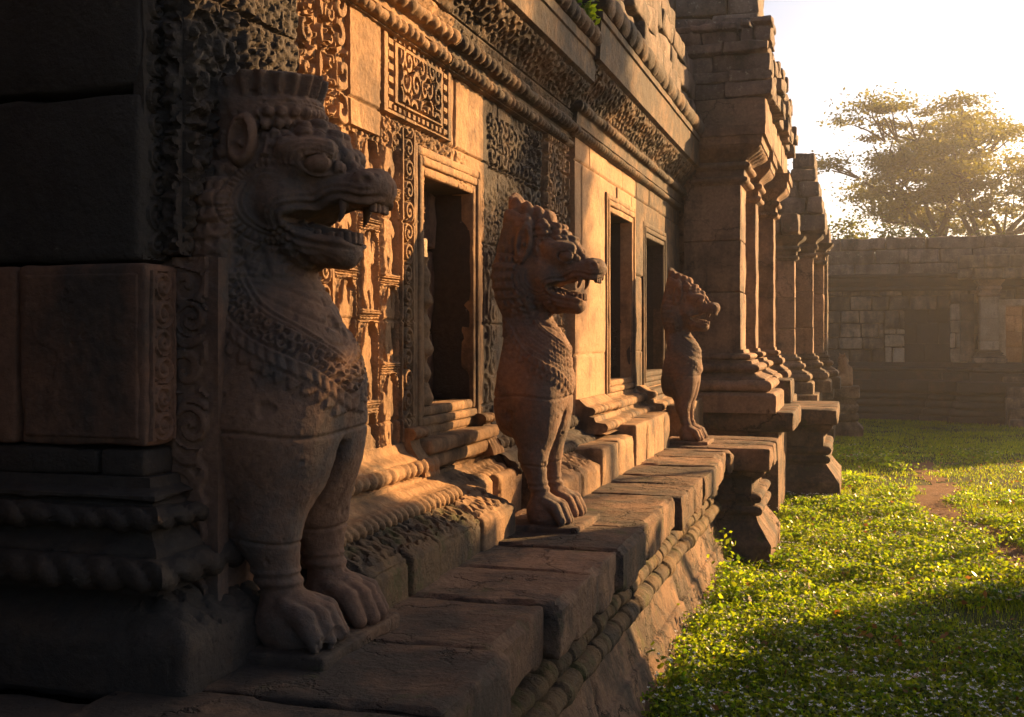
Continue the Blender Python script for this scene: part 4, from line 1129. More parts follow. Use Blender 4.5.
# ------------------------------------------------------------------ lions
make_lion('large stone lion with open fanged mouth and carved collar nearest the dark pier', 2.75, 0.005, 0, 0.985, 0.93)
make_lion('mid-sized stone lion with curly crest standing between carved window and plain lit wall', 4.80, 0.0065, 1, 0.91, 0.925, -1.57)
make_lion('small hazy stone lion on the jutting pedestal before the pillared porch', 8.95, 0.010, 1, 0.86, 0.920, -1.52)
# ------------------------------------------------------------------ the pillared porch
por = thing('temple_porch', 'tall stone porch with three square pillars and a ragged stacked roof beside the small lion', 'porch', (-1.2, 12.5, 0))
PX = -1.07
V, F = masonry(-1.64, PX, 11.0, 11.55, 1.62, 3.30, 0.58, 0.9, 0, 501, 0.06, 0.012, 0.006, 0.004, 0.015); mk('pillar', V, F, M_PORCH, por, 45)
V, F = masonry(-1.90, -1.645, 11.16, 11.6, 1.30, 3.60, 0.45, 0.6, 0, 502, 0.06, 0.012, 0.006, 0.006, 0.01); mk('side_wall', V, F, M_PORCH, por, 45)
base_p = [(0.36, 1.035), (0.36, 1.20), (0.33, 1.225)] + half_round(0.24, 1.23, 1.345, 0.075) + cyma(0.25, 1.35, 0.14, 1.41) + half_round(0.13, 1.415, 1.50, 0.065) + [(0.12, 1.505), (0.11, 1.53)] + half_round(0.06, 1.535, 1.595, 0.045) + [(0.03, 1.60), (0.02, 1.635)]
cap_p = [(0.0, 3.26), (0.02, 3.27)] + half_round(0.02, 3.275, 3.34, 0.05) + [(0.03, 3.345), (0.035, 3.40)] + half_round(0.04, 3.405, 3.48, 0.055) + cyma(0.05, 3.485, 0.20, 3.62) + [(0.215, 3.625), (0.22, 3.70), (0.25, 3.705), (0.25, 3.80)]
V, F = moulding([(-1.70, 11.0), (PX, 11.0), (PX, 11.55), (-1.70, 11.55)], base_p, 0.02, 0.012, None, 0.010, 503, 0.1, 6); mk('pillar_base', V, F, M_PORCH, por, 50)
V, F = moulding([(-1.70, 11.0), (PX, 11.0), (PX, 11.55), (-1.70, 11.55)], cap_p, 0.02, 0.012, seg_disp((3.485, 3.62, petals(0.12, 0.02))), 0.010, 504, 0.1, 6); mk('capital', V, F, M_PORCH, por, 50)
for j, (yy, xr) in enumerate(((12.6, -1.06), (14.25, -0.98))):
    V, F = rbox((xr - 0.17, yy + 0.17, 2.46), (0.34, 0.34, 1.70), 0.06, 0.014, 0.007, 4, 510 + j, chip=0.015); pl = mk('pillar', V, F, M_PORCH, por, 45)
    bp = [(o * (0.8 if j == 0 else 0.6), z) for o, z in base_p]
    V, F = moulding([(xr - 0.34, yy), (xr, yy), (xr, yy + 0.34), (xr - 0.34, yy + 0.34)], bp, 0.02, 0.014, None, 0.008, 512 + j, 0.1, 6); mk('pillar_base', V, F, M_PORCH, por, 50)
    V, F = moulding([(xr - 0.34, yy), (xr, yy), (xr, yy + 0.34), (xr - 0.34, yy + 0.34)], [(o * 0.8, z) for o, z in cap_p], 0.02, 0.014, None, 0.008, 514 + j, 0.1, 6); mk('capital', V, F, M_PORCH, por, 50)
V, F = rbox((-0.80, 12.45, 1.17), (0.30, 0.55, 0.27), 0.04, 0.02, 0.008, 5, 517, chip=0.02); mk('step_block', V, F, M_LEDGE, por, 50)
V, F = masonry(-1.62, -0.84, 11.0, 15.0, 3.80, 4.12, 0.30, 0.9, 1, 520, 0.08, 0.02, 0.012, 0.02, 0.03); mk('lintel', V, F, M_PORCH, por, 45)
V, F = masonry(-2.4, -1.66, 11.2, 15.6, 1.0, 4.1, 0.42, 0.7, 1, 521, 0.12, 0.02, 0.01, 0.02); mk('inner_wall', V, F, M_FAR, por, 45)
rf = []
for k, (a, b, y0, z0, z1) in enumerate(((-3.4, -0.76, 11.02, 4.12, 4.40), (-3.4, -0.80, 11.10, 4.40, 4.70), (-3.2, -1.12, 11.2, 4.70, 4.92), (-1.10, -0.78, 11.15, 4.70, 4.95))):
    rf.append(masonry(a, b, y0, y0 + 0.55, z0, z1, 0.16, 0.5, 0, 530 + k, 0.06, 0.02, 0.016, 0.05, 0.06))
for k, (a, b, z0, z1, y1) in enumerate(((-1.55, -0.74, 4.12, 4.45, 15.1), (-1.6, -0.80, 4.45, 4.78, 15.0), (-1.7, -0.95, 4.78, 5.1, 13.6))):
    rf.append(masonry(a, b, 11.6, y1, z0, z1, 0.17, 0.42, 1, 540 + k, 0.07, 0.02, 0.02, 0.06, 0.06))
V, F = join(rf); mk('roof', V, F, M_ROOF, por, 45)
V, F = masonry(-3.6, -1.08, 13.2, 14.2, 4.95, 7.6, 0.30, 0.6, 0, 550, 0.12, 0.03, 0.015, 0.04, 0.04); mk('tower', V, F, M_ROOF, por, 45)
plat = thing('porch_platform', 'stepped stone platform of thick slabs below the square pillars', 'platform', (-0.9, 12.5, 0))
pedestal(plat, -1.9, -0.55, 10.70, 12.24, 1.045, 0.19, [(-0.30, -0.1), (-0.30, 0.2), (-0.34, 0.4)] + half_round(-0.36, 0.41, 0.52, 0.05) + half_round(-0.36, 0.53, 0.64, 0.06) + [(-0.4, 0.65), (-0.3, 0.85)], nslab=3, seed=560, ru=0.05)
pedestal(plat, -1.5, -0.175, 12.27, 13.9, 0.985, 0.17, [(0.02, -0.1), (0.02, 0.20), (-0.12, 0.38)] + half_round(-0.13, 0.385, 0.475, 0.055) + half_round(-0.13, 0.48, 0.58, 0.06) + [(-0.17, 0.585), (-0.17, 0.64)] + cyma(-0.16, 0.645, -0.05, 0.81), nslab=3, seed=570, ru=0.05)
V, F = masonry(-1.9, -0.8, 13.95, 16.4, -0.05, 0.95, 0.26, 0.6, 1, 580, 0.1, 0.02, 0.01, 0.02); mk('side_course', V, F, M_FAR, plat, 45)

# ------------------------------------------------------------------ the second, farther porch
fp = thing('ruined_porch', 'farther ruined porch with lichened roof stones rising to a blunt peak', 'porch', (-0.9, 18, 0))
for j, (xc, yc, wd, z1) in enumerate(((-0.99, 17.0, 0.26, 2.95), (-0.78, 18.0, 0.30, 3.05), (-0.60, 19.3, 0.20, 3.02))):
    V, F = masonry(xc - wd / 2, xc + wd / 2, yc, yc + wd, 1.45, z1, 0.5, 0.6, 0, 600 + j, 0.08, 0.012, 0.008, 0.006, 0.015); mk('pillar', V, F, M_PORCH, fp, 45)
    h = wd / 2
    pa = [(xc - h, yc), (xc + h, yc), (xc + h, yc + wd), (xc - h, yc + wd)]
    V, F = moulding(pa, [(o * 0.75, z - 0.13) for o, z in base_p], 0.03, 0.02, None, 0.01, 604 + j, 0.1, 6); mk('pillar_base', V, F, M_FAR, fp, 50)
    V, F = moulding(pa, [(o * 0.75, z - 3.30 + z1) for o, z in cap_p if z < 3.64], 0.03, 0.02, None, 0.012, 607 + j, 0.1, 6); mk('capital', V, F, M_FAR, fp, 50)
V, F = masonry(-2.2, -1.1, 17.4, 20.2, 0.9, 3.4, 0.36, 0.6, 0, 610, 0.12, 0.02, 0.012, 0.02); mk('wall', V, F, M_FAR, fp, 45)
V, F = masonry(-1.15, -0.45, 19.6, 20.2, 0.9, 3.2, 0.34, 0.35, 0, 611, 0.1, 0.02, 0.012, 0.02); mk('wall', V, F, M_FAR, fp, 45)
rf = [masonry(-1.3, -0.80, 16.9, 17.5, 3.32, 3.62, 0.3, 0.4, 0, 612, 0.1, 0.03, 0.03, 0.03, 0.05)]
for k, (a, b, y0, z0, z1) in enumerate(((-1.9, -0.44, 17.85, 3.42, 3.70), (-1.9, -0.48, 17.9, 3.70, 3.98), (-1.9, -0.52, 18.0, 3.98, 4.24), (-1.9, -0.58, 18.05, 4.24, 4.45), (-0.95, -0.60, 18.1, 4.45, 4.72), (-1.9, -1.15, 18.1, 4.45, 4.65), (-1.2, -0.40, 19.2, 3.25, 3.60), (-1.2, -0.48, 19.3, 3.60, 3.95))):
    rf.append(masonry(a, b, y0, y0 + 0.9, z0, z1, 0.28, 0.42, 0, 620 + k, 0.08, 0.04, 0.03, 0.05, 0.06))
V, F = join(rf); mk('roof', V, F, M_ROOF, fp, 45)
V, F = moulding([(-2.2, 16.6), (-0.62, 16.6), (-0.62, 19.0), (-0.45, 19.0), (-0.45, 20.4)], [(0.12, -0.1), (0.12, 0.25)] + half_round(0.02, 0.26, 0.42, 0.07) + half_round(0.0, 0.45, 0.62, 0.08) + [(-0.02, 0.65), (0.10, 0.74), (0.10, 0.92)], 0.06, 0.03, None, 0.015, 630, 0.5, 4); mk('platform', V, F, M_FAR, fp, 50)
fpd = thing('stone_pedestal', 'moulded pedestal far away that carries the smallest worn statue', 'pedestal', (-0.17, 20.4, 0))
pedestal(fpd, -0.44, 0.08, 20.15, 20.75, 0.90, 0.2, [(0.06, -0.1), (0.06, 0.15), (-0.04, 0.26)] + half_round(-0.06, 0.28, 0.42, 0.05) + half_round(-0.06, 0.45, 0.58, 0.05) + [(-0.06, 0.6), (-0.03, 0.72)], mat=M_FAR, seed=640)
g = Grid((-0.25, -0.03, -0.02), (0.28, 0.2, 0.66), 0.012)
d = g.ell((0.04, 0, 0.22), (0.12, 0.115, 0.24), 0.12); d = smin(d, g.ell((0.0, 0, 0.46), (0.085, 0.08, 0.10)), 0.06)
d = smin(d, g.cone((0.11, 0.06, 0.3), (0.14, 0.06, 0.02), 0.05, 0.035), 0.04); d = smin(d, g.ell((-0.04, 0.075, 0.10), (0.12, 0.05, 0.11)), 0.04)
d = smin(d, g.cone((0.04, 0, 0.47), (0.10, 0, 0.44), 0.05, 0.035), 0.03); d = smin(d, g.cone((0.0, 0.07, 0.54), (-0.01, 0.075, 0.58), 0.02, 0.012), 0.02)
D = np.concatenate([d[:, 4:, :][:, ::-1, :], d[:, 3:, :]], 1)
V, F = surface_nets(D, (-0.25, g.Y[0, 3, 0] - (d.shape[1] - 4) * 0.012, -0.02), 0.012)
V = V @ np.array([[0.8, 0.6, 0], [-0.6, 0.8, 0], [0, 0, 1]]) + np.array([-0.21, 20.42, 0.90]); V += 0.006 * fbm(V, 12, 3, 3)[:, None]
st = mk('worn_statue', V, F, M_PLAIN, None, 180, loc=(-0.21, 20.42, 0.90)); tag(st, 'tiny worn seated stone figure on the far pedestal before the back wall', 'statue')

# ------------------------------------------------------------------ the gallery wall across the lawn
fw = thing('gallery_wall', 'long dark stone gallery wall closing the far side of the lawn', 'wall', (2.0, 26, 0))
YF = 25.6
for k, (xa, xb, za, zb, mt) in enumerate(((-4.0, 0.62, 1.20, 2.36, M_FAR), (0.62, 1.05, 1.20, 1.55, M_PALE), (0.62, 1.05, 1.55, 1.95, M_PALE), (0.62, 1.05, 1.95, 2.36, M_FAR), (1.97, 2.34, 1.20, 2.5, M_PALE), (2.34, 2.98, 1.20, 2.5, M_FAR), (3.48, 9.0, 1.20, 2.5, M_FAR), (-4.0, 1.96, 2.36, 2.95, M_FAR), (1.96, 9.0, 2.5, 2.95, M_FAR))):
    V, F = masonry(xa, xb, YF + 0.012 * (k % 3), YF + 0.7, za, zb, 0.29, 0.42, 0, 700 + 13 * k, 0.14, 0.02, 0.014, 0.04, 0.03, gap=0.018); mk('wall', V, F, mt, fw, 45)
V, F = masonry(1.5, 6.5, 28.6, 29.2, -0.05, 3.2, 0.4, 0.7, 0, 799, 0.2, 0.02, 0.012, 0.02); mk('inner_wall', V, F, M_PALE, fw, 45)  # pale stone stands in for sunlight seen through the doorway
for cx, lx in ((-0.53, 6.95), (6.27, 5.46)):
    V, F = rbox((cx, YF + 0.45, 1.4), (lx, 0.5, 2.9), 0.5, 0.01, 0); mk('core_wall', V, F, M_FAR, fw, 45)
V, F = masonry(1.0, 2.02, YF + 0.12, YF + 0.6, 1.20, 2.40, 0.4, 0.6, 0, 701, 0.14, 0.02, 0.01, 0.01); mk('blocked_door', V, F, M_BLACK, fw, 45)  # black stone stands in for the shade of the recess
V, F = moulding([(-4.0, YF), (9.0, YF)], half_round(0.02, 2.78, 2.88, 0.06, 6) + [(0.04, 2.90), (0.10, 2.98), (0.12, 3.05)] + half_round(0.10, 3.07, 3.16, 0.05, 5), 0.05, 0.02, None, 0.02, 702, 0.3, 3); mk('cornice', V, F, M_DARK, fw, 50)
V, F = join([masonry(-4.0, 9.0, YF + 0.05, YF + 0.9, 3.14, 3.70, 0.28, 0.75, 0, 703, 0.14, 0.03, 0.015, 0.03, 0.04), masonry(-4.0, 9.0, YF + 0.2, YF + 0.9, 3.70, 3.99, 0.29, 0.9, 0, 704, 0.14, 0.05, 0.03, 0.05, 0.07)]); mk('roof', V, F, M_ROOF, fw, 45)
fb = [(0.85, -0.1), (0.85, 0.12)] + half_round(0.72, 0.13, 0.27, 0.09) + half_round(0.66, 0.29, 0.42, 0.08) + half_round(0.60, 0.44, 0.55, 0.07) + [(0.52, 0.57), (0.66, 0.64), (0.66, 0.84), (0.38, 0.86), (0.38, 1.02)] + half_round(0.24, 1.03, 1.12, 0.07) + [(0.16, 1.13), (0.14, 1.22)]
V, F = moulding([(-4.0, YF), (2.15, YF), (2.15, YF - 0.35), (2.66, YF - 0.35), (2.66, YF - 0.75), (4.6, YF - 0.75)], fb, 0.07, 0.025, None, 0.02, 705, 0.8, 3); mk('base_moulding', V, F, M_DARK, fw, 50)
V, F = masonry(2.53, 2.90, YF - 0.42, YF + 0.0, 1.24, 2.80, 0.5, 0.6, 0, 706, 0.1, 0.015, 0.008, 0.006); mk('pillar', V, F, M_PALE, fw, 45)  # pillar and door frame pale to stand in for missing lit relief
V, F = masonry(2.16, 2.44, YF - 0.20, YF + 0.0, 1.24, 2.70, 0.4, 0.6, 0, 707, 0.1, 0.015, 0.008, 0.006); mk('pillar', V, F, M_FAR, fw, 45)
V, F = moulding([(2.53, YF), (2.53, YF - 0.42), (2.90, YF - 0.42), (2.90, YF)][::1], [(o * 0.5, z - 0.64) for o, z in cap_p if z < 3.64], 0.04, 0.02, None, 0.01, 708, 0.1, 5); mk('capital', V, F, M_PORCH, fw, 50)
V, F = moulding([(2.53, YF), (2.53, YF - 0.42), (2.90, YF - 0.42), (2.90, YF)], [(o * 0.4, z * 0.45 + 0.77) for o, z in base_p], 0.04, 0.02, None, 0.01, 709, 0.1, 5); mk('pillar_base', V, F, M_FAR, fw, 50)
V, F = masonry(2.1, 5.0, YF - 0.62, YF + 0.0, 3.0, 3.5, 0.25, 0.7, 0, 710, 0.12, 0.03, 0.015, 0.03, 0.04); mk('lintel', V, F, M_FAR, fw, 45)
V, F = join([rbox((2.98, YF + 0.0, 1.75), (0.14, 0.5, 1.4), 0.1, 0.015, 0.006), rbox((3.50, YF + 0.0, 1.75), (0.14, 0.5, 1.4), 0.1, 0.015, 0.006), rbox((3.24, YF + 0.0, 2.50), (0.7, 0.5, 0.14), 0.1, 0.015, 0.006)]); mk('door_frame', V, F, M_PALE, fw, 45)
stp = thing('stone_steps', 'short flight of dark stone steps below the small bright doorway', 'steps', (3.6, 24, 0))
for k in range(5):
    V, F = rbox((3.75, YF - 1.15 - 0.28 * k, (0.98 - 0.20 * k) / 2 - 0.02), (1.75 - 0.05 * (k % 2), 0.30, 0.98 - 0.20 * k), 0.12, 0.02, 0.012, 4, 720 + k); mk('step', V, F, M_FAR, stp, 45)

# unseen tower added right of the frame to cast the long lawn shadow
tw = thing('shade_tower', 'unseen tiered stone tower added right of the lawn to cast its long shadow', 'tower', (6.0, 8.0, 0))
ca, sa = math.cos(SUN_AZ), math.sin(SUN_AZ)
def rot_as(V):
    """tower built in (across, along) sun axes, turned to face the sun"""
    W = V.copy(); W[:, 0] = V[:, 0] * ca + V[:, 1] * sa; W[:, 1] = -V[:, 0] * sa + V[:, 1] * ca; return W
for k, (a0, z0, z1) in enumerate(((-4.68, -0.1, 0.85), (-4.35, 0.85, 1.9), (-4.02, 1.9, 2.9), (-3.75, 2.9, 3.4), (-3.58, 3.4, 3.9), (-3.40, 3.9, 4.4), (-2.60, 4.4, 4.85), (-3.0, 4.85, 5.5), (-2.6, 5.5, 6.2), (-2.0, 6.2, 7.2), (-1.3, 7.2, 8.4))):  # tiers shaped to the shadow outline; one set back to pass rim light
    V, F = masonry(a0, 2.6 - 0.25 * k, 10.6 + 0.05 * k, 13.4 - 0.12 * k, z0, z1, 0.45, 0.8, 0, 740 + k, 0.25, 0.03, 0.015, 0.03, 0.04); mk('tier', rot_as(V), F, M_FAR, tw, 45)

# ------------------------------------------------------------------ vegetation
def leaf_mat(name, c0, c1, trans, tcol, gloss=0.35):
    m, t, o = new_mat(name); L = t.links
    g = nd(t, 'ShaderNodeNewGeometry')
    c = ramp(t, g.outputs['Random Per Island'], [(0.0, c0), (1.0, c1)])
    n = nd(t, 'ShaderNodeTexNoise', inp={'Scale': 0.9, 'Detail': 5}); L.new(g.outputs['Position'], n.inputs['Vector'])
    hs = nd(t, 'ShaderNodeHueSaturation'); L.new(c, hs.inputs['Color']); L.new(math_n(t, 'ADD', math_n(t, 'MULTIPLY', n.outputs[0], 1.1), 0.45), hs.inputs['Value'])
    p = nd(t, 'ShaderNodeBsdfPrincipled', inp={'Roughness': gloss, 'Specular IOR Level': 0.3}); L.new(hs.outputs[0], p.inputs['Base Color'])
    tr = nd(t, 'ShaderNodeBsdfTranslucent'); hs2 = nd(t, 'ShaderNodeMix', data_type='RGBA', blend_type='MULTIPLY'); hs2.inputs['Factor'].default_value = 1
    L.new(hs.outputs[0], hs2.inputs['A']); hs2.inputs['B'].default_value = (*tcol, 1); L.new(hs2.outputs['Result'], tr.inputs['Color'])
    mx = nd(t, 'ShaderNodeMixShader', inp={0: trans}); L.new(p.outputs[0], mx.inputs[1]); L.new(tr.outputs[0], mx.inputs[2]); L.new(mx.outputs[0], o.inputs[0])
    return m
M_GRASS = leaf_mat('grass_blades', (0.062, 0.118, 0.011), (0.18, 0.205, 0.022), 0.62, (2.65, 2.55, 0.75))
M_HERB = leaf_mat('herb_leaves', (0.050, 0.112, 0.011), (0.17, 0.205, 0.022), 0.62, (2.65, 2.55, 0.75))
M_TREE = leaf_mat('tree_leaves', (0.05, 0.06, 0.012), (0.10, 0.105, 0.02), 0.5, (2.7, 2.4, 0.8), 0.5)
M_SHRUB = leaf_mat('bush_leaves', (0.05, 0.075, 0.014), (0.09, 0.11, 0.02), 0.5, (2.8, 2.5, 0.9), 0.5)
M_PETAL = simple_mat('white_petals', (0.75, 0.74, 0.68), 0.6)
M_BARK = soil('tree_bark', [(0.3, (0.05, 0.035, 0.025)), (0.7, (0.11, 0.08, 0.055))], 6.0)

def inside_lawn(x, y):
    ok = (x > -0.93) & ~((x < -0.60) & (y > 8.45) & (y < 9.75)) & ~((x < -0.82) & (y > 9.7) & (y < 12.3)) & ~((x < -0.15) & (y > 12.2) & (y < 14.0))
    ok &= ~((x < -0.76) & (y > 13.9) & (y < 16.6)) & ~((x < -0.50) & (y > 16.4) & (y < 20.3)) & ~((x < 0.12) & (y > 20.1) & (y < 20.8)) & (y < 24.72) & ~((x < -0.3) & (y > 20))
    a = x * ca - y * sa; s_ = x * sa + y * ca
    return ok & ~((a > -4.7) & (a < 2.7) & (s_ > 10.5) & (s_ < 13.5))

def scatter(n, x0, x1, y0, y1, keep=None):
    x = RNG.uniform(x0, x1, n); y = RNG.uniform(y0, y1, n)
    m = inside_lawn(x, y)
    pd = path_dist(x, y) - path_half(x, y)
    m &= RNG.random(n) < sstep(-0.16, 0.16, pd)
    # leave the part far outside the view sparse
    m &= (x < 0.45 + 0.165 * y) | (RNG.random(n) < 0.25)
    if keep is not None: m &= keep(x, y)
    return x[m], y[m]

def blades(x, y, hgt, wid, lean=0.6, segs=2):
    n = len(x); z = ground_z(x, y) - 0.005
    th = RNG.uniform(0, 2 * np.pi, n); ph = RNG.uniform(0, 2 * np.pi, n)
    H = hgt * RNG.uniform(0.5, 1.25, n); L = lean * H * RNG.uniform(0.2, 1.2, n)
    dx, dy = np.cos(th), np.sin(th); sx, sy = np.cos(ph), np.sin(ph)
    rows = []
    for k in range(segs + 1):
        t = k / segs; wv = wid * RNG.uniform(0.8, 1.2, n) * (1 - t) * 0.5 if k else wid * 0.5 * np.ones(n)
        cx, cy, cz = x + dx * L * t * t, y + dy * L * t * t, z + H * t * (1 - 0.25 * t * lean)
        if k < segs: rows += [np.stack([cx - sx * wv, cy - sy * wv, cz], 1), np.stack([cx + sx * wv, cy + sy * wv, cz], 1)]
        else: rows += [np.stack([cx, cy, cz], 1)]
    V = np.stack(rows, 1); m = V.shape[1]; b = np.arange(n)[:, None] * m
    Q = [b + np.array([[2 * k, 2 * k + 1, 2 * k + 3, 2 * k + 2]]) for k in range(segs - 1)]
    T = b + np.array([[m - 3, m - 2, m - 1]])
    return V.reshape(-1, 3), np.concatenate(Q), T

def leaves(P, size, tilt=0.9, aspect=0.62):
    """little folded leaf shapes (4-point) at P."""
    n = len(P)
    A = RNG.normal(size=(n, 3)); A[:, 2] *= tilt * 0.6; A /= np.linalg.norm(A, axis=1)[:, None]
    B = np.cross(A, RNG.normal(size=(n, 3)) * np.array([0.5, 0.5, 1.0]) + np.array([0, 0, 0.8])); B /= np.linalg.norm(B, axis=1)[:, None]
    s = (size * RNG.uniform(0.6, 1.3, n))[:, None]
    V = np.stack([P - A * s * 0.5, P + B * s * aspect * 0.5 + A * s * 0.05, P + A * s * 0.5, P - B * s * aspect * 0.5 + A * s * 0.05], 1)
    return V.reshape(-1, 3), np.arange(4 * n).reshape(n, 4)

# lawn: blades and creeping herb leaves
Vs, Qs, Ts, n = [], [], [], 0
for cnt, x0, x1, y0, y1, hh, ww in ((2600, -0.95, 2.6, 3.2, 12.0, 0.13, 0.006), (42000, -0.95, 2.6, 3.2, 7.5, 0.055, 0.006), (60000, -0.95, 3.4, 7.5, 13.0, 0.055, 0.008), (80000, -0.8, 6.0, 13.0, 24.8, 0.05, 0.013)):
    x, y = scatter(cnt, x0, x1, y0, y1, lambda x, y: RNG.random(len(x)) < 0.25 + 0.75 * sstep(-0.35, 0.1, n2(x, y, 2.3, 3, 61)))
    V, Q, T = blades(x, y, hh * (0.75 + 0.8 * np.clip(n2(x, y, 1.3, 3, 5) + 0.4, 0, 1.3)), ww)
    Vs.append(V); Qs.append(Q + n); Ts.append(T + n); n += len(V)
gr = mk('grass', np.concatenate(Vs), [np.concatenate(Qs), np.concatenate(Ts)], M_GRASS, None, 0, loc=(0, 0, 0)); tag(gr, 'short sunlit green grass covering the lawn', 'grass', kind='stuff')
Vs, Fs, n = [], [], 0
def herb(x, y):
    d = n2(x, y, 1.1, 3, 23) + 0.35 - 0.35 * sstep(0.6, 2.6, x + 0.9 - 0.03 * (y - 5)) - 0.25 * sstep(11, 15, y)
    return RNG.random(len(x)) < sstep(-0.15, 0.35, d)
FL = []
for cnt, x0, x1, y0, y1, sz in ((95000, -0.95, 2.4, 3.2, 7.5, 0.026), (80000, -0.95, 3.0, 7.5, 13.0, 0.034), (30000, -0.8, 4.0, 13.0, 18.0, 0.05)):
    x, y = scatter(cnt, x0, x1, y0, y1, herb)
    top = 0.05 + 0.075 * np.clip(n2(x, y, 2.2, 3, 29) + 0.45, 0, 1.2) + 0.05 * sstep(0.35, 0.0, x + 0.93)
    z = ground_z(x, y) + top * np.sqrt(RNG.random(len(x)))
    V, Q = leaves(np.stack([x, y, z], 1), sz); Vs.append(V); Fs.append(Q + n); n += len(V)
    pk = RNG.random(len(x)) < (0.03 if y0 < 7 else 0.034)
    FL.append(np.stack([x[pk], y[pk], (ground_z(x, y) + top + 0.012)[pk]], 1))
hb = mk('ground_cover', np.concatenate(Vs), np.concatenate(Fs), M_HERB, None, 0, loc=(0, 0, 0)); tag(hb, 'low creeping leafy herbs spreading from the ledge over the lawn', 'ground cover', kind='stuff')
FP = np.concatenate(FL); Vs, Fs, n = [], [], 0
an = np.linspace(0, 2 * np.pi, 5, endpoint=False)
for j in range(5):
    a = an[j] + RNG.uniform(0, 6.28, 1)
    r = 0.0085 * RNG.uniform(0.7, 1.3, len(FP))[:, None]
    Tn = RNG.normal(size=(len(FP), 2)) * 0.35
    def pt(rr, aa):
        ox, oy = rr * np.cos(aa), rr * np.sin(aa)
        return FP + np.concatenate([ox, oy, ox * Tn[:, :1] + oy * Tn[:, 1:] + 0.004 * (rr > 0.004)], 1)
    V = np.stack([pt(r * 0.12, an[j]), pt(r, an[j] - 0.45), pt(r * 1.15, an[j]), pt(r, an[j] + 0.45)], 1).reshape(-1, 3)
    RNG.random()
    Vs.append(V); Fs.append(np.arange(len(V)).reshape(-1, 4) + n); n += len(V)
fl = mk('white_flowers', np.concatenate(Vs), np.concatenate(Fs), M_PETAL, None, 0, loc=(0, 0, 0)); tag(fl, 'countless tiny white flowers dotted over the ground cover', 'flowers', kind='stuff')

x, y = scatter(1500, -0.9, 3.0, 3.4, 17.0)
V, Q = leaves(np.stack([x, y, ground_z(x, y) + 0.05 + 0.04 * RNG.random(len(x))], 1), 0.045, 0.5)
M_DRY = leaf_mat('dry_leaves', (0.16, 0.09, 0.03), (0.28, 0.17, 0.06), 0.3, (1.5, 1.2, 0.8))
dl = mk('dry_leaves', V, Q, M_DRY, None, 0, loc=(0, 0, 0)); tag(dl, 'scattered dry brown leaves lying in the grass', 'leaves', kind='stuff')

# taller weeds at the foot of the ledge and pedestals, small ferns up on the cornice
def weed(name, label, cat, x, y, z, h, nst, lsz, group, flowers=False, seed=0, mat=None):
    t = thing(name, label, cat, (x, y, z), group)
    ch, LP, FPp = [], [], []
    for k in range(nst):
        a = RNG.uniform(0, 6.28); l = RNG.uniform(0.1, 0.55) * h; hh = h * RNG.uniform(0.6, 1.05)
        pts = [(np.array((x + math.cos(a) * l * u * u, y + math.sin(a) * l * u * u, z - 0.01 + hh * u)), 0.0028 * (1 - 0.7 * u)) for u in np.linspace(0, 1, 6)]
        ch.append(pts)
        for u in np.linspace(0.2, 1, 7):
            c = np.array((x + math.cos(a) * l * u * u, y + math.sin(a) * l * u * u, z + hh * u))
            for s in range(2): LP.append(c + RNG.normal(size=3) * lsz * 0.45)
        if flowers: FPp.append(pts[-1][0])
    V, F = tubes(ch, 5); mk('stem', V, F, M_HERB, t, 60)
    V, F = leaves(np.array(LP), lsz); mk('leaves', V, F, mat or M_HERB, t, 0)
    if flowers:
        pr = [uv_ball(p, (0.007, 0.007, 0.005), 6, 4) for p in FPp]; V, F = join(pr); mk('blossoms', V, F, M_PETAL, t, 180)
    return t
for k, (x, y, h, lb) in enumerate(((-0.80, 6.35, 0.30, 'leafy white-tipped weed leaning on the sloping base of the ledge'), (-0.74, 7.15, 0.34, 'tall weed with white tips at the far end of the ledge foot'),
                                   (-0.83, 5.35, 0.24, 'dark shaded weed at the near ledge foot by the frame bottom'), (-0.92, 8.30, 0.32, 'thin weed growing in the corner between ledge and pedestal'),
                                   (-0.55, 8.48, 0.20, 'low bushy weed at the near corner of the jutting pedestal'), (-0.48, 9.6, 0.22, 'sunny weed beside the outer face of the jutting pedestal'),
                                   (-0.02, 12.5, 0.26, 'pale round weed at the corner of the porch platform'), (-0.30, 15.9, 0.35, 'grey-green bush low beside the porch platform'))):
    weed('weed', lb, 'weed', x, y, float(ground_z(np.array([x]), np.array([y]))[0]), h, 7, 0.045, 'weeds along the stone foot', flowers=k in (0, 1, 2), seed=k)
for k, (x, y, z, lb) in enumerate(((-1.49, 6.30, 3.59, 'yellow-green fern sprouting from the cornice roll nearest the wall corner'), (-1.50, 5.85, 3.60, 'small fern higher on the cornice at the frame top'), (-1.42, 6.75, 3.87, 'sparse sprout on the second cornice above the plain wall'))):
    weed('fern', lb, 'plant', x, y, z, 0.16, 6, 0.05, 'ferns on the cornice', seed=20 + k)

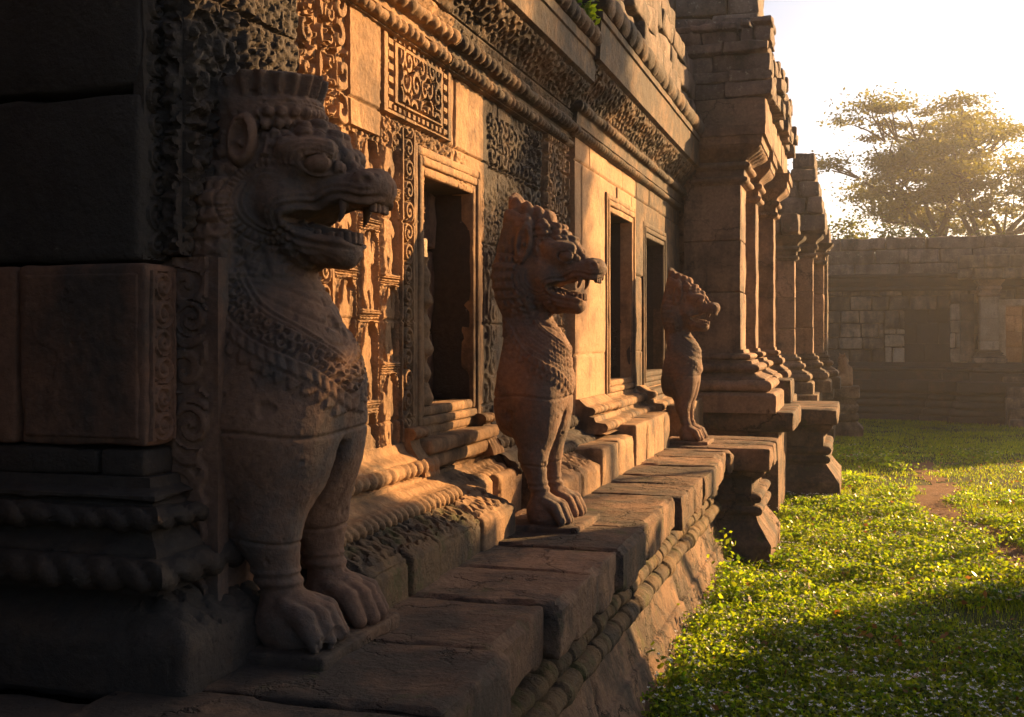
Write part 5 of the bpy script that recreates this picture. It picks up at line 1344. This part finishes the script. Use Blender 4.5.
# trees beyond the far wall
def branch(p, d, L, r, depth, ch, tips, spread, seed):
    n = 5; pts = []; q = np.array(p, float); dd = np.array(d, float)
    for k in range(n + 1):
        pts.append((q.copy(), r * (1 - 0.45 * k / n)))
        dd = dd + RNG.normal(size=3) * 0.10; dd[2] += 0.02; dd /= np.linalg.norm(dd); q = q + dd * L / n
    ch.append(pts)
    if depth == 0: tips.append((q, L)); return
    if depth <= 1: tips.append((pts[3][0], L))
    for k in range(3 if depth > 1 else 4):
        e = dd + RNG.normal(size=3) * spread * np.array([1, 1, 0.45]); e[2] = max(e[2], -0.05) ; e /= np.linalg.norm(e)
        branch(q, e, L * RNG.uniform(0.62, 0.85), r * 0.58, depth - 1, ch, tips, spread, seed)
def tree(name, label, x, y, h0, d0, n0, L0, depth, spread, leafn, leafs, flat, mat, flare=0.45, group=None):
    t = thing(name, label, 'tree', (x, y, 0), group)
    ch, tips = [], []
    ch.append([(np.array((x + 0.15 * math.sin(z * 0.8), y, z)), flare * (1.5 - 0.5 * min(1, z / 1.2)) * (1 - 0.3 * z / h0)) for z in np.linspace(-0.1, h0, 8)])
    for k in range(n0):
        a = 2 * math.pi * (k + 0.3 * RNG.random()) / n0
        branch((x + 0.15 * math.sin(h0 * 0.8), y, h0), (math.cos(a) * d0, math.sin(a) * d0, 0.55 + 0.35 * RNG.random()), L0 * RNG.uniform(0.85, 1.15), flare * 0.5, depth, ch, tips, spread, 0)
    V, F = tubes(ch, 6); mk('trunk', V, F, M_BARK, t, 60)
    P = []
    for c, L in tips:
        m = int(leafn * RNG.uniform(0.5, 1.5)); R_ = 0.42 * RNG.uniform(0.6, 1.5)
        q = RNG.normal(size=(m, 3)) * np.array([R_, R_, R_ * flat]); P.append(c + q + np.array([0, 0, 0.1]))
    V, F = leaves(np.concatenate(P), leafs); mk('crown', V, F, mat, t, 0)
    return t
tree('rain_tree', 'wide umbrella-crowned tree glowing against the bright sky above the far wall', 5.0, 46, 3.4, 1.0, 9, 2.35, 3, 0.62, 210, 0.15, 0.24, M_TREE, 0.42)
tc = (lambda a_, s__: (a_ * ca + s__ * sa, -a_ * sa + s__ * ca))(-5.02, 18.0)  # unseen tree, added for the shade its crown throws on the wall
st_ = thing('shade_tree', 'unseen slender tree added right of the lawn to shade the wall beside the carved window', 'tree', (tc[0], tc[1], 0))
ch = [[(np.array((tc[0] + 0.05 * math.sin(z), tc[1], z)), 0.10 - 0.009 * z) for z in np.linspace(-0.1, 7.2, 12)]]
P = []
for k in range(26):
    cz_ = RNG.uniform(5.45, 7.7); off = RNG.uniform(-0.42, 0.42); dp = RNG.uniform(-0.4, 0.4)
    cc = np.array((tc[0] + off * ca + dp * sa, tc[1] - off * sa + dp * ca, cz_)); ch.append([(np.array((tc[0], tc[1], min(7.0, cz_ - 0.3))), 0.03), (cc, 0.008)])
    P.append(cc + RNG.normal(size=(190, 3)) * np.array([0.2, 0.2, 0.22]))
V, F = tubes(ch, 6); mk('trunk', V, F, M_BARK, st_, 60)
V, F = leaves(np.concatenate(P), 0.13); mk('crown', V, F, M_SHRUB, st_, 0)
def bush(label, x, y, z0, rx, rz, n):
    t = thing('leafy_tree', label, 'tree', (x, y, 0), 'leafy trees just behind the far wall')
    V, F = tubes([[(np.array((x, y, z)), 0.12 * (1 - z / (z0 + rz) * 0.6)) for z in np.linspace(-0.1, z0 + rz * 0.6, 6)]] + [[(np.array((x, y, z0 - 0.4)), 0.06), (np.array((x + RNG.normal() * rx * 0.6, y + RNG.normal() * rx * 0.5, z0 + rz * 0.5)), 0.015)] for _ in range(7)], 6); mk('trunk', V, F, M_BARK, t, 60)
    P = []
    for k in range(34):
        u = RNG.normal(size=3); u /= np.linalg.norm(u); c = np.array((x, y, z0)) + u * np.array([rx, rx * 0.8, rz]) * RNG.uniform(0.35, 1.0)
        P.append(c + RNG.normal(size=(n // 34, 3)) * np.array([0.32, 0.32, 0.2]) * max(0.7, rx / 1.6))
    V, F = leaves(np.concatenate(P), 0.13); mk('crown', V, F, M_SHRUB, t, 0)
for lb, x, y, z0, rx, rz in (('rounded green tree behind the wall beside the ruined porch roof', -0.2, 34, 3.9, 1.1, 1.5), ('low green tree showing just over the middle of the far wall', 1.3, 36, 4.0, 1.3, 1.3),
                             ('yellowish leafy tree low behind the wall under the umbrella crown', 3.6, 38, 3.9, 1.5, 1.2), ('leafy tree behind the wall at the edge of the frame', 6.2, 37, 4.0, 1.5, 1.4)):
    bush(lb, x, y, z0, rx, rz, 3200)

# ------------------------------------------------------------------ the golden haze
hz = bpy.data.meshes.new('haze'); s_ = np.array([[x, y, z] for x in (-155, 155) for y in (-65, 155) for z in (-1.2, 13.5)], float)
hz.from_pydata([tuple(v) for v in s_], [], [(0, 1, 3, 2), (4, 6, 7, 5), (0, 4, 5, 1), (2, 3, 7, 6), (0, 2, 6, 4), (1, 5, 7, 3)])
m, t, o = new_mat('golden_haze')
pv = nd(t, 'ShaderNodeVolumePrincipled', inp={'Color': (0.95, 0.95, 0.95, 1), 'Density': 0.0019, 'Anisotropy': 0.72})
t.links.new(pv.outputs[0], o.inputs['Volume']); hz.materials.append(m)
ho = bpy.data.objects.new('haze', hz); COL.objects.link(ho); ho['kind'] = 'stuff'; ho['label'] = 'golden morning haze filling the courtyard'; ho['category'] = 'haze'
